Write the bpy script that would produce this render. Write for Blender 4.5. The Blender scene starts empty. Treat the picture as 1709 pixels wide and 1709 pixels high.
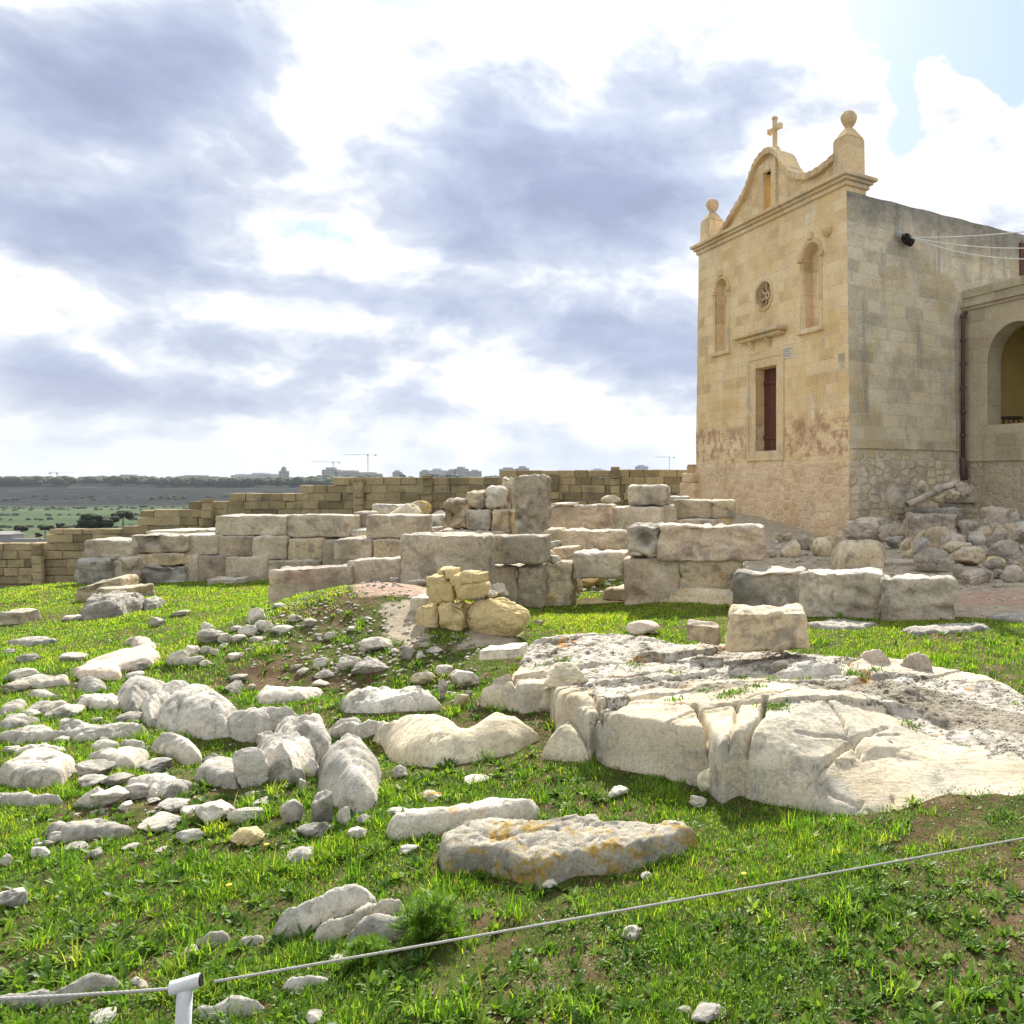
import bpy, bmesh, math, random
import numpy as np
from mathutils import Vector, Matrix
from mathutils.geometry import tessellate_polygon
sc = bpy.context.scene
COL = sc.collection
# ---------------------------------------------------------------- camera, sky, sun, exposure
EYE = 1.6                                   # camera height above the near ground
FPX, CXP, HYP = 1325.0, 1281.0, 800.0       # photo focal length, principal column and horizon row in photo pixels
cam_d = bpy.data.cameras.new("camera"); cam = bpy.data.objects.new("camera", cam_d); COL.objects.link(cam)
cam_d.sensor_fit = 'HORIZONTAL'; cam_d.sensor_width = 36.0
cam_d.lens = 36.0*FPX/1709.0
cam_d.shift_x = (854.5-CXP)/1709.0
cam_d.shift_y = (HYP-854.5)/1709.0
cam_d.clip_start = 0.05; cam_d.clip_end = 30000
cam.location = (0, 0, EYE); cam.rotation_euler = (math.radians(90), 0, 0)
sc.camera = cam
sc.view_settings.view_transform = 'Standard'; sc.view_settings.look = 'None'
sc.view_settings.gamma = 1.0; sc.view_settings.exposure = 0.93
SUN_AZ, SUN_EL = math.radians(-10.0), math.radians(39.0)
sd = Vector((math.sin(SUN_AZ)*math.cos(SUN_EL), math.cos(SUN_AZ)*math.cos(SUN_EL), math.sin(SUN_EL)))
sun_d = bpy.data.lights.new("sun", 'SUN'); sun = bpy.data.objects.new("sun", sun_d); COL.objects.link(sun)
sun_d.energy = 5.0; sun_d.angle = math.radians(0.53); sun_d.color = (1.0, 0.94, 0.84)
sun.location = (0, 0, 40); sun.rotation_euler = (-sd).to_track_quat('-Z', 'Y').to_euler()

class NT:
    """small helper for writing node trees"""
    def __init__(s, tree): s.t = tree; s.n = tree.nodes; s.l = tree.links
    def node(s, kind, **kw):
        n = s.n.new(kind)
        for k, v in kw.items(): setattr(n, k, v)
        return n
    def put(s, sock, v):
        if v is None: return
        if isinstance(v, bpy.types.NodeSocket): s.l.new(v, sock)
        else:
            if sock.type == 'RGBA' and hasattr(v, '__len__') and len(v) == 3: v = (*v, 1.0)
            if sock.type == 'RGBA' and not hasattr(v, '__len__'): v = (v, v, v, 1)
            sock.default_value = v
    def m(s, op, a, b=None, c=None, clamp=False):
        n = s.node('ShaderNodeMath', operation=op); n.use_clamp = clamp
        s.put(n.inputs[0], a); s.put(n.inputs[1], b); s.put(n.inputs[2], c); return n.outputs[0]
    def v(s, op, a, b=None, sc_=None):
        n = s.node('ShaderNodeVectorMath', operation=op)
        s.put(n.inputs[0], a); s.put(n.inputs[1], b)
        if sc_ is not None: s.put(n.inputs['Scale'], sc_)
        return n.outputs['Value'] if op in ('LENGTH', 'DOT_PRODUCT', 'DISTANCE') else n.outputs[0]
    def sep(s, a):
        n = s.node('ShaderNodeSeparateXYZ'); s.put(n.inputs[0], a); return n.outputs
    def comb(s, x, y, z):
        n = s.node('ShaderNodeCombineXYZ'); s.put(n.inputs[0], x); s.put(n.inputs[1], y); s.put(n.inputs[2], z); return n.outputs[0]
    def noise(s, vec, scale, detail=4, rough=0.55, dist=0.0, col=False):
        n = s.node('ShaderNodeTexNoise'); s.put(n.inputs['Vector'], vec); s.put(n.inputs['Scale'], scale)
        n.inputs['Detail'].default_value = detail; n.inputs['Roughness'].default_value = rough; n.inputs['Distortion'].default_value = dist
        return n.outputs['Color' if col else 'Fac']
    def voro(s, vec, scale, feature='F1', out='Distance', rnd=1.0):
        n = s.node('ShaderNodeTexVoronoi', feature=feature); s.put(n.inputs['Vector'], vec); s.put(n.inputs['Scale'], scale)
        n.inputs['Randomness'].default_value = rnd
        return n.outputs[out]
    def ramp(s, f, pts, interp='LINEAR'):
        n = s.node('ShaderNodeValToRGB'); s.put(n.inputs[0], f); cr = n.color_ramp; cr.interpolation = interp
        while len(cr.elements) < len(pts): cr.elements.new(0.5)
        for e, (p, c) in zip(cr.elements, pts):
            e.position = p
            e.color = (*c, 1) if hasattr(c, '__len__') else (c, c, c, 1)
        return n.outputs[0]
    def step(s, f, lo, hi, a=0.0, b=1.0):
        n = s.node('ShaderNodeMapRange'); n.interpolation_type = 'SMOOTHSTEP'
        s.put(n.inputs[0], f); s.put(n.inputs[1], lo); s.put(n.inputs[2], hi); s.put(n.inputs[3], a); s.put(n.inputs[4], b); return n.outputs[0]
    def mix(s, f, a, b, blend='MIX'):
        n = s.node('ShaderNodeMix', data_type='RGBA', blend_type=blend); s.put(n.inputs[0], f); s.put(n.inputs[6], a); s.put(n.inputs[7], b); return n.outputs[2]
    def bump(s, h, strength, dist, normal=None):
        n = s.node('ShaderNodeBump'); s.put(n.inputs['Height'], h); n.inputs['Strength'].default_value = strength
        n.inputs['Distance'].default_value = dist
        if normal is not None: s.put(n.inputs['Normal'], normal)
        return n.outputs[0]

# ---- world: Nishita sky with cloud masses laid out by compass direction and height above the horizon
W = bpy.data.worlds.new("World"); sc.world = W; W.use_nodes = True
T = NT(W.node_tree); T.n.clear()
sky = T.node('ShaderNodeTexSky'); sky.sky_type = 'NISHITA'; sky.sun_disc = False
sky.sun_elevation = SUN_EL; sky.sun_rotation = SUN_AZ
sky.air_density = 1.0; sky.dust_density = 1.5; sky.ozone_density = 1.5
tc = T.node('ShaderNodeTexCoord').outputs['Generated']
dx, dy, dz = T.sep(tc)
az = T.m('ARCTAN2', dx, dy)
el = T.m('ARCSINE', dz)
P = T.comb(dx, dy, T.m('MULTIPLY', dz, 1.75))
wob = T.noise(P, 3.0, 5, 0.55, col=True)
wobv = T.v('SCALE', T.v('SUBTRACT', wob, (0.5, 0.5, 0.5)), None, 0.16)
aw, bw, _ = T.sep(wobv)
az2 = T.m('ADD', az, aw); el2 = T.m('ADD', el, bw)
def ae(u, v):
    a = math.atan((u-CXP)/FPX); return a, math.atan((HYP-v)/math.hypot(FPX, u-CXP))
def sky_blob(u, v, ru, rv, amp, acc, tilt=0.0):
    ru, rv = ru*1.0, rv*1.0
    a0, e0 = ae(u, v); a1, _ = ae(u+ru, v); _, e1 = ae(u, v-rv)
    sa, se = abs(a1-a0), abs(e1-e0)
    ca, sa_ = math.cos(tilt), math.sin(tilt)
    X = T.m('SUBTRACT', az2, a0); Y = T.m('SUBTRACT', el2, e0)
    p = T.m('DIVIDE', T.m('ADD', T.m('MULTIPLY', X, ca), T.m('MULTIPLY', Y, sa_)), sa)
    q = T.m('DIVIDE', T.m('SUBTRACT', T.m('MULTIPLY', Y, ca), T.m('MULTIPLY', X, sa_)), se)
    r2 = T.m('ADD', T.m('MULTIPLY', p, p), T.m('MULTIPLY', q, q))
    g = T.m('MULTIPLY', T.m('EXPONENT', T.m('MULTIPLY', r2, -1.0)), amp)
    return g if acc is None else T.m('ADD', acc, g)
BLOBS = [(330,560,150,30,.16,0),(470,690,170,22,.16,0),(820,680,150,22,.14,0),(130,720,160,18,.14,0),(700,600,90,30,.14,0),(1010,720,120,20,.14,0),(600,250,60,60,.12,0),  # dark thick masses (+) and blue openings (-)
 (230,150,250,80,.62,.25),(90,190,150,60,.30,0),(420,90,110,70,.22,0),(110,375,210,60,.50,0),(330,350,120,45,.25,0),
 (900,290,180,90,.55,0),(780,390,150,50,.30,-.15),(1060,350,130,75,.42,0),(500,470,230,55,.42,0),(720,500,160,50,.32,0),
 (980,560,200,55,.48,-.12),(1090,610,120,45,.25,0),(60,610,110,35,.34,0),(300,660,190,28,.26,0),(700,650,110,30,.24,0),
 (1640,240,75,50,.30,0),(1250,190,70,40,.18,0),(20,70,70,40,.10,0),(560,620,70,25,.1,0),
 (680,-5,110,38,-.62,0),(1610,50,170,80,-.62,0),(1490,190,25,60,-.45,0),(530,240,40,45,-.34,0),(1010,30,70,40,-.12,0),(40,-10,40,30,-.2,0),
 (1450,150,60,60,-.12,0)]
G = None
for (u, v, ru, rv, a, t) in BLOBS: G = sky_blob(u, v, ru, rv, a, G, t)
def puffs(vec):
    # cauliflower heaps: rounded bumps with creased valleys, of falling size, on a warped field
    q = T.v('ADD', vec, wobv)
    s = None
    for sc_, w in ((4.6, 1.0), (9.7, .62), (20.0, .36), (43.0, .20), (90.0, .10)):
        c_ = T.m('MULTIPLY', T.m('ABSOLUTE', T.m('SUBTRACT', T.noise(q, sc_, 0), .5)), w); s = c_ if s is None else T.m('ADD', s, c_)
    return s
fb = T.noise(T.v('ADD', P, wobv), 3.6, 9, 0.56)
pf = puffs(P)
off = (float(math.sin(SUN_AZ))*.03, -.006, .045)
pfs = puffs(T.v('ADD', P, off)); fbs = T.noise(T.v('ADD', T.v('ADD', P, wobv), off), 3.6, 9, .56)
D = T.m('ADD', T.m('ADD', 0.24, G), T.m('MULTIPLY', T.m('SUBTRACT', fb, 0.5), 1.5))
D = T.m('ADD', D, T.m('MULTIPLY', T.m('SUBTRACT', pf, 0.19), .55))
rel = T.m('ADD', T.m('MULTIPLY', T.m('SUBTRACT', pf, pfs), .8), T.m('MULTIPLY', T.m('SUBTRACT', fb, fbs), 2.2))
rel = T.m('MINIMUM', T.m('MAXIMUM', rel, -.34), .30)
cov = T.step(D, 0.0, 0.10)
ccol = T.ramp(T.m('SUBTRACT', D, T.m('MULTIPLY', rel, .8)), [(0.0, (1.0, 1.0, 1.0)), (0.14, (1.0, 1.0, 1.0)), (0.30, (.93, .945, .97)), (0.37, (.78, .82, .895)), (0.47, (.60, .66, .79)), (0.68, (.46, .52, .69)), (1.0, (.36, .41, .58))])
sunang = T.v('DOT_PRODUCT', tc, tuple(sd))
glow = T.m('POWER', T.m('MAXIMUM', sunang, 0.0), 6.0)
bri = T.m('ADD', T.m('ADD', 0.88, T.m('MULTIPLY', glow, 0.14)), T.m('MULTIPLY', rel, .15))
lo_el = T.step(el, -0.01, 0.13, 0.0, 1.0)
ccol = T.mix(lo_el, T.mix(0.65, ccol, (.74, .79, .86)), ccol)
CL = T.v('SCALE', ccol, None, T.m('MULTIPLY', T.m('MAXIMUM', bri, 0.35), 7.3))
skyc = T.mix(0.75, T.v('SCALE', sky.outputs[0], None, 1.0), (3.6, 4.7, 5.7))
full = T.mix(cov, skyc, CL)
bg = T.node('ShaderNodeBackground'); T.l.new(full, bg.inputs[0]); bg.inputs[1].default_value = 0.088
wo = T.node('ShaderNodeOutputWorld'); T.l.new(bg.outputs[0], wo.inputs[0])
W.cycles.sampling_method = 'MANUAL'; W.cycles.sample_map_resolution = 512
sc.cycles.max_bounces = 6; sc.cycles.diffuse_bounces = 3; sc.cycles.transmission_bounces = 3; sc.cycles.transparent_max_bounces = 4
sc.cycles.use_denoising = True

# ---------------------------------------------------------------- noise in numpy
_rs = np.random.RandomState(7)
_perm = np.concatenate([_rs.permutation(256)]*3)
_grad = _rs.normal(size=(256, 3)); _grad /= np.linalg.norm(_grad, axis=1)[:, None]
def perlin(p):
    p = np.asarray(p, float); i = np.floor(p).astype(int); f = p-i; w = f*f*f*(f*(f*6-15)+10); i &= 255
    r = 0
    for cx in (0, 1):
        for cy in (0, 1):
            for cz in (0, 1):
                h = _perm[_perm[_perm[i[:, 0]+cx]+i[:, 1]+cy]+i[:, 2]+cz]
                g = _grad[h]
                d = (g*(f-np.array([cx, cy, cz]))).sum(1)
                ww = (w[:, 0] if cx else 1-w[:, 0])*(w[:, 1] if cy else 1-w[:, 1])*(w[:, 2] if cz else 1-w[:, 2])
                r = r+d*ww
    return r*1.4
def fbm(p, oct_=4, gain=0.5, lac=2.03):
    p = np.asarray(p, float); a = 1.0; s = 0; k = 0
    for o in range(oct_):
        s = s+a*perlin(p+o*17.3); k += a; a *= gain; p = p*lac
    return s/k
def fbm2(x, y, scale, seed=0.0, oct_=4, gain=.5):
    return fbm(np.stack([np.ravel(x)*scale+seed, np.ravel(y)*scale-seed*.7, np.full(np.size(x), seed*1.3)], 1), oct_, gain).reshape(np.shape(x))
def sstep(x, a, b):
    t = np.clip((x-a)/(b-a), 0, 1); return t*t*(3-2*t)

# ---------------------------------------------------------------- terrain: thin plate surface through measured heights (relative to the eye)
_C = np.array([
 (-4,-2,-1.62),(0,-2,-1.62),(4,-2,-1.62),(-6,1,-1.64),(-2,2.4,-1.62),(0,2.4,-1.62),(2,2.4,-1.60),(5,1,-1.6),
 (-5,4,-1.62),(-2.5,4,-1.63),(-.5,4,-1.62),(1,4,-1.60),(3,4,-1.56),(6,4,-1.52),
 (-8,6,-1.62),(-6,6,-1.62),(-4,6,-1.61),(-2,6,-1.58),(0,6,-1.54),(2,6,-1.48),(5,6,-1.44),(9,6,-1.4),
 (-7,8.3,-1.58),(-5.6,8.3,-1.46),(-4.6,8.2,-1.18),(-3.9,8.2,-1.10),(-3.2,8.0,-1.22),(-2.6,7.9,-1.46),(-4.0,7.2,-1.40),(-4.6,9.4,-1.28),
 (-3.0,9.0,-1.50),(-1,9,-1.50),(1,9,-1.48),(3,9,-1.42),(5,9,-1.38),(10,9,-1.3),
 (-12,8,-1.66),(-9,9.5,-1.60),(-11,12,-1.62),(-9,12,-1.57),(-6.5,13,-1.55),(-12.4,13.5,-1.95),
 (-4,12,-1.50),(-1,12,-1.42),(1,13,-1.35),(3,13,-1.33),(6,13,-1.2),(10,14,-1.1),
 (-8,16.5,-1.7),(-5,16,-1.3),(-2,16,-1.12),(0,17,-1.15),(2,17,-1.28),(5,18,-.75),(3.6,17.0,-.85),(4.9,16.6,-.75),(3.3,15.6,-1.25),(5.2,15.0,-1.12),(11,20,-1.0),
 (-14,16,-2.6),(-17,18,-3.1),(-26,25,-3.9),(-20,26,-3.6),(-16,26,-2.8),(-12,26,-1.9),(-8,26,-1.25),(-3,27,-.78),(2,27,-.72),(9,28,-.7),(16,28,-.7),
 (-26,33,-4.6),(-15,34,-4.0),(-5,34,-2.2),(5,34,-1.6),(16,34,-1.4),(-30,20,-4.0),(-30,8,-2.6),(-20,6,-1.9),(-20,-3,-1.8),(16,-3,-1.5),(16,10,-1.2),(-16,11,-2.1)])
def _phi(r2): return 0.5*r2*np.log(np.maximum(r2, 1e-9))
def _tps(C, reg=0.02):
    n = len(C); K = _phi(((C[:, None, :2]-C[None, :, :2])**2).sum(2))+np.eye(n)*reg
    Pm = np.hstack([np.ones((n, 1)), C[:, :2]]); A = np.zeros((n+3, n+3)); A[:n, :n] = K; A[:n, n:] = Pm; A[n:, :n] = Pm.T
    return np.linalg.solve(A, np.concatenate([C[:, 2], np.zeros(3)]))
_Wt = _tps(_C)
def gz(x, y):
    """ground height in world z"""
    x = np.asarray(x, float); y = np.asarray(y, float); sh = x.shape; x = x.ravel(); y = y.ravel()
    z = _Wt[-3]+_Wt[-2]*x+_Wt[-1]*y
    for k in range(len(_C)): z = z+_Wt[k]*_phi((x-_C[k, 0])**2+(y-_C[k, 1])**2)
    z = z+0.035*fbm2(x, y, 1.1, 3.1, 3)+0.05*fbm2(x, y, .35, 8.1, 2)
    # hollow in front of the boulder chain and the ditch behind it
    z = z-0.17*np.exp(-((x+2.95)/.75)**2-((y-4.85)/.33)**2)-0.10*np.exp(-((x+3.0)/1.0)**2-((y-6.15)/.3)**2)
    return (z+EYE).reshape(sh)
_YS = np.exp(np.linspace(math.log(1.3), math.log(40), 500))
def hit(u, v, lift=0.0):
    """point of the ground (raised by lift) that this photo pixel looks at"""
    ry = _YS; rx = (u-CXP)/FPX*ry; rz = EYE-(v-HYP)/FPX*ry
    d = rz-(gz(rx, ry)+lift); k = np.argmax(d < 0)
    if d[k] >= 0: k = len(ry)-1
    if k == 0: y = ry[0]
    else:
        t = d[k-1]/(d[k-1]-d[k]); y = ry[k-1]+t*(ry[k]-ry[k-1])
    x = (u-CXP)/FPX*y
    return x, y, float(gz(np.array([x]), np.array([y]))[0])
def at(u, v, Y): return Vector(((u-CXP)/FPX*Y, Y, EYE-(v-HYP)/FPX*Y))

# ---------------------------------------------------------------- object helpers
def tag(o, label=None, cat=None, group=None, kind=None):
    if label: o['label'] = label
    if cat: o['category'] = cat
    if group: o['group'] = group
    if kind: o['kind'] = kind
    return o
def empty(name, loc=(0, 0, 0), rz=0.0):
    o = bpy.data.objects.new(name, None); COL.objects.link(o); o.location = loc; o.rotation_euler = (0, 0, rz); o.empty_display_size = .2; return o
def mesh_obj(name, verts, faces, mat, parent=None, loc=(0, 0, 0), smooth=False, rz=0.0):
    me = bpy.data.meshes.new(name)
    me.from_pydata([tuple(map(float, v)) for v in verts], [], [tuple(int(i) for i in f) for f in faces]); me.validate()
    if smooth: me.polygons.foreach_set('use_smooth', [True]*len(me.polygons))
    me.materials.append(mat); me.update()
    o = bpy.data.objects.new(name, me); COL.objects.link(o); o.location = loc; o.rotation_euler = (0, 0, rz)
    if parent: o.parent = parent
    return o
def np_mesh(name, V, loops, starts, mat, smooth=False):
    me = bpy.data.meshes.new(name)
    me.vertices.add(len(V)); me.vertices.foreach_set('co', np.asarray(V, np.float32).ravel())
    me.loops.add(len(loops)); me.loops.foreach_set('vertex_index', np.asarray(loops, np.int32))
    me.polygons.add(len(starts)); me.polygons.foreach_set('loop_start', np.asarray(starts, np.int32))
    if smooth: me.polygons.foreach_set('use_smooth', np.ones(len(starts), bool))
    me.update(calc_edges=True); me.materials.append(mat)
    return me
def grid_mesh(name, X, Y, Z, mat, keep=None, smooth=True):
    ny, nx = X.shape; V = np.stack([X.ravel(), Y.ravel(), Z.ravel()], 1)
    idx = np.arange(ny*nx).reshape(ny, nx)
    q = np.stack([idx[:-1, :-1], idx[:-1, 1:], idx[1:, 1:], idx[1:, :-1]], -1).reshape(-1, 4)
    if keep is not None:
        k = keep[q].any(1) if keep.ndim == 1 else keep.ravel()[q].any(1); q = q[k]
        used = np.unique(q); rm = np.full(len(V), -1); rm[used] = np.arange(len(used)); V = V[used]; q = rm[q]
    return np_mesh(name, V, q.ravel(), np.arange(len(q))*4, mat, smooth)
class MB:
    """collects shapes into one mesh"""
    def __init__(s): s.v = []; s.f = []
    def add(s, V, Fc):
        n = len(s.v); s.v += [tuple(v) for v in V]; s.f += [tuple(i+n for i in f) for f in Fc]; return s
    def box(s, x0, x1, y0, y1, z0, z1):
        V = [(x0,y0,z0),(x1,y0,z0),(x1,y1,z0),(x0,y1,z0),(x0,y0,z1),(x1,y0,z1),(x1,y1,z1),(x0,y1,z1)]
        return s.add(V, [(0,3,2,1),(4,5,6,7),(0,1,5,4),(1,2,6,5),(2,3,7,6),(3,0,4,7)])
    def hexa(s, lo, hi):
        """lo, hi: four (x,y,z) corners each, counter-clockwise"""
        return s.add(list(lo)+list(hi), [(0,3,2,1),(4,5,6,7),(0,1,5,4),(1,2,6,5),(2,3,7,6),(3,0,4,7)])
    def tube(s, pts, r, seg=10, caps=True):
        pts = [Vector(p) for p in pts]; n = len(pts); rr = r if hasattr(r, '__len__') else [r]*n; V = []
        up = Vector((0, 0, 1))
        for i, p in enumerate(pts):
            d = (pts[min(i+1, n-1)]-pts[max(i-1, 0)]).normalized()
            a = d.cross(up if abs(d.z) < .95 else Vector((1, 0, 0))).normalized(); b = d.cross(a)
            for k in range(seg):
                t = 2*math.pi*k/seg; V.append(p+(a*math.cos(t)+b*math.sin(t))*rr[i])
        Fc = [(i*seg+k, i*seg+(k+1) % seg, (i+1)*seg+(k+1) % seg, (i+1)*seg+k) for i in range(n-1) for k in range(seg)]
        if caps: Fc += [tuple(range(seg))[::-1], tuple(range((n-1)*seg, n*seg))]
        return s.add(V, Fc)
    def lathe(s, prof, c=(0, 0, 0), seg=20):
        V = []; n = len(prof)
        for (r, z) in prof:
            for k in range(seg):
                t = 2*math.pi*k/seg; V.append((c[0]+r*math.cos(t), c[1]+r*math.sin(t), c[2]+z))
        Fc = [(i*seg+k, i*seg+(k+1) % seg, (i+1)*seg+(k+1) % seg, (i+1)*seg+k) for i in range(n-1) for k in range(seg)]
        Fc += [tuple(range(seg))[::-1], tuple(range((n-1)*seg, n*seg))]
        return s.add(V, Fc)
    def prism(s, outer, holes, y0, y1, axis='y'):
        """polygon in the xz plane with holes, from depth y0 to y1; axis 'x' puts the polygon in yz"""
        loops = [outer]+list(holes); pts3 = [[Vector((a, b, 0)) for a, b in L] for L in loops]
        tri = tessellate_polygon(pts3); flat = [p for L in loops for p in L]; n = len(flat)
        def P3(a, b, d): return (a, d, b) if axis == 'y' else (d, a, b)
        V = [P3(a, b, y0) for a, b in flat]+[P3(a, b, y1) for a, b in flat]
        Fc = [tuple(t) for t in tri]+[(t[2]+n, t[1]+n, t[0]+n) for t in tri]
        o = 0
        for L in loops:
            m = len(L)
            for i in range(m): j = (i+1) % m; Fc.append((o+i, o+j, o+j+n, o+i+n))
            o += m
        return s.add(V, Fc)
    def build(s, name, mat, parent=None, loc=(0, 0, 0), smooth=False, bevel=0.0, seg=2):
        me = bpy.data.meshes.new(name); me.from_pydata([tuple(map(float, v)) for v in s.v], [], s.f); me.validate()
        bm = bmesh.new(); bm.from_mesh(me); bmesh.ops.recalc_face_normals(bm, faces=bm.faces)
        if bevel > 0:
            es = [e for e in bm.edges if len(e.link_faces) == 2 and e.calc_face_angle(0) > 0.6]
            bmesh.ops.bevel(bm, geom=es, offset=bevel, segments=seg, profile=.6, affect='EDGES', clamp_overlap=True)
        bm.to_mesh(me); bm.free()
        if smooth: me.polygons.foreach_set('use_smooth', [True]*len(me.polygons))
        me.materials.append(mat); o = bpy.data.objects.new(name, me); COL.objects.link(o); o.location = loc
        if parent: o.parent = parent
        return o
# ---------------------------------------------------------------- materials
MATS = {}
def new_mat(name):
    m = bpy.data.materials.new(name); m.use_nodes = True; t = NT(m.node_tree)
    b = t.n['Principled BSDF']; b.inputs['Roughness'].default_value = .9; b.inputs['Specular IOR Level'].default_value = .25
    MATS[name] = m; return m, t, b
def plain(name, col, rough=.8, metal=0.0, var=.12, scale=6.0, bump=.2):
    m, t, b = new_mat(name); oc = t.node('ShaderNodeTexCoord').outputs['Object']
    n = t.noise(oc, scale, 6, .6)
    t.put(b.inputs['Base Color'], t.ramp(n, [(.3, tuple(c*(1-var) for c in col)), (.7, tuple(min(1, c*(1+var)) for c in col))]))
    b.inputs['Roughness'].default_value = rough; b.inputs['Metallic'].default_value = metal
    if bump: t.put(b.inputs['Normal'], t.bump(t.noise(oc, scale*6, 5, .6), bump, .01))
    return m
def stone(name, pale, mid, dark, grey=(.16,.155,.14), grey_amt=.5, lichen=0.0, lichen_col=(.55,.30,.06), pink=0.0, scale=1.0, bump=.55, pits=.4, top_grey=0.0, strata=0.0, varo=.14, stain=0.0, marbled=0.0):
    """weathered limestone: mottled colour, dark crust, lichen, pits; varies from object to object"""
    m, t, b = new_mat(name)
    oi = t.node('ShaderNodeObjectInfo').outputs['Random']
    co = t.v('ADD', t.node('ShaderNodeTexCoord').outputs['Object'], t.v('SCALE', (37.0, 19.0, 11.0), None, oi))
    n1 = t.noise(co, 1.7*scale, 8, .62, .4)
    c = t.ramp(n1, [(.30, dark), (.46, mid), (.62, pale)])
    if marbled:
        nm = t.noise(co, 2.2*scale, 5, .6, 2.2)
        c = t.mix(t.m('MULTIPLY', t.step(t.m('ABSOLUTE', t.m('SUBTRACT', nm, .5)), .06, .0), marbled), c, (.50, .27, .17))
        c = t.mix(t.m('MULTIPLY', t.step(nm, .56, .66), marbled*.8), c, (.36, .36, .30))
    if pink: c = t.mix(t.m('MULTIPLY', t.step(t.noise(co, 2.1*scale, 5, .6), .50, .64), pink), c, (.44, .23, .15))
    n2 = t.noise(co, 4.2*scale, 9, .68, .3)
    c = t.mix(t.m('MULTIPLY', t.step(n2, .50, .61), grey_amt), c, grey)
    if top_grey:
        nz = t.sep(t.node('ShaderNodeNewGeometry').outputs['Normal'])[2]
        k = t.m('MULTIPLY', t.step(t.m('ADD', nz, t.m('MULTIPLY', t.m('SUBTRACT', n2, .5), 1.2)), .45, .85), top_grey)
        c = t.mix(k, c, t.ramp(t.noise(co, 9*scale, 8, .7), [(.34, (.24, .23, .21)), (.46, (.50, .48, .43)), (.60, (.74, .72, .66))]))
    n3 = t.noise(co, 26*scale, 6, .65)
    c = t.mix(.55, c, t.mix(1.0, c, t.ramp(n3, [(.30, .52), (.5, 1.0), (.72, 1.35)]), 'MULTIPLY'))
    spk = t.noise(co, 90*scale, 3, .6)
    c = t.mix(.5, c, t.mix(1.0, c, t.ramp(spk, [(.32, .45), (.46, 1.0), (.7, 1.2)]), 'MULTIPLY'))
    if stain: c = t.mix(t.m('MULTIPLY', t.step(t.noise(co, .9*scale, 3, .5), .5, .62), stain), c, (.10, .098, .085))
    if lichen:
        nl = t.m('ADD', t.m('MULTIPLY', t.noise(co, 2.2*scale, 3, .5), .42), t.m('MULTIPLY', t.noise(co, 17*scale, 8, .75), .58))
        c = t.mix(t.step(nl, .60-.16*lichen, .68-.16*lichen), c, t.ramp(t.noise(co, 30*scale, 4, .6), [(.35, tuple(x*.55 for x in lichen_col)), (.6, lichen_col)]))
    rv = t.m('ADD', 1-varo, t.m('MULTIPLY', oi, 2*varo))
    c = t.v('SCALE', c, None, rv)
    t.put(b.inputs['Base Color'], c)
    vp = t.voro(co, 30*scale, 'F1'); h1 = t.noise(co, 11*scale, 9, .7, .2)
    pit = t.step(t.voro(t.v('ADD', co, t.v('SCALE', t.noise(co, 6, 2, .5, col=True), None, .2)), 13*scale, 'F1'), .05, .32)
    nb = t.bump(h1, bump, .035)
    if strata:
        zz = t.sep(co)[2]; wv = t.noise(t.comb(t.m('MULTIPLY', t.sep(co)[0], 1.5), t.m('MULTIPLY', t.sep(co)[1], 1.5), t.m('MULTIPLY', zz, 28.0)), 1.0, 5, .6)
        nb = t.bump(wv, strata, .03, nb)
    if pits: nb = t.bump(pit, pits, .012, nb)
    nb = t.bump(t.noise(co, 70*scale, 6, .7), bump*.6, .004, nb)
    t.put(b.inputs['Normal'], nb)
    b.inputs['Roughness'].default_value = .95; b.inputs['Specular IOR Level'].default_value = .12
    return m
stone('limestone_pale', (.64,.60,.51), (.54,.50,.41), (.34,.31,.25), grey=(.18,.17,.145), grey_amt=.62, bump=.8, top_grey=.35, lichen=.12)
stone('limestone_grey', (.52,.49,.42), (.40,.375,.32), (.23,.215,.18), grey_amt=.75, bump=.8, top_grey=.3, lichen=.1)
stone('boulder_white', (.67,.64,.56), (.53,.50,.43), (.31,.29,.245), grey=(.20,.19,.17), grey_amt=.72, top_grey=.45, bump=1.0, stain=.25)
stone('boulder_cream', (.70,.63,.47), (.62,.55,.40), (.48,.41,.28), grey=(.30,.275,.22), grey_amt=.45, bump=.5, pits=.15, stain=.12)
stone('yellow_stone', (.66,.54,.30), (.57,.45,.23), (.44,.32,.14), grey=(.30,.26,.18), grey_amt=.25, scale=1.6, bump=.5, pits=.3, varo=.08)
stone('ochre_block', (.60,.50,.34), (.50,.41,.27), (.36,.29,.19), grey_amt=.6, lichen=.15, pits=.5, top_grey=.25)
stone('lichen_rock', (.54,.50,.42), (.42,.39,.32), (.26,.24,.20), grey_amt=.6, lichen=.62, lichen_col=(.50,.34,.09), bump=.8, pits=.8)
stone('ancient_block', (.62,.54,.41), (.50,.43,.32), (.36,.30,.225), grey=(.20,.19,.165), grey_amt=.5, pink=.15, pits=.45, top_grey=.45, stain=.30, scale=1.2)
stone('pink_block', (.60,.51,.38), (.50,.40,.29), (.33,.26,.20), grey_amt=.45, pink=.42, pits=.4, top_grey=.5, stain=.4)
stone('marbled_block', (.54,.49,.40), (.44,.40,.32), (.31,.28,.22), grey_amt=.5, pink=.12, pits=.45, top_grey=.45, stain=.6, marbled=.30)
stone('shade_rubble', (.56,.49,.39), (.46,.40,.32), (.31,.27,.22), grey=(.18,.17,.155), grey_amt=.6, pink=.15, pits=.5, stain=.3)
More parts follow.
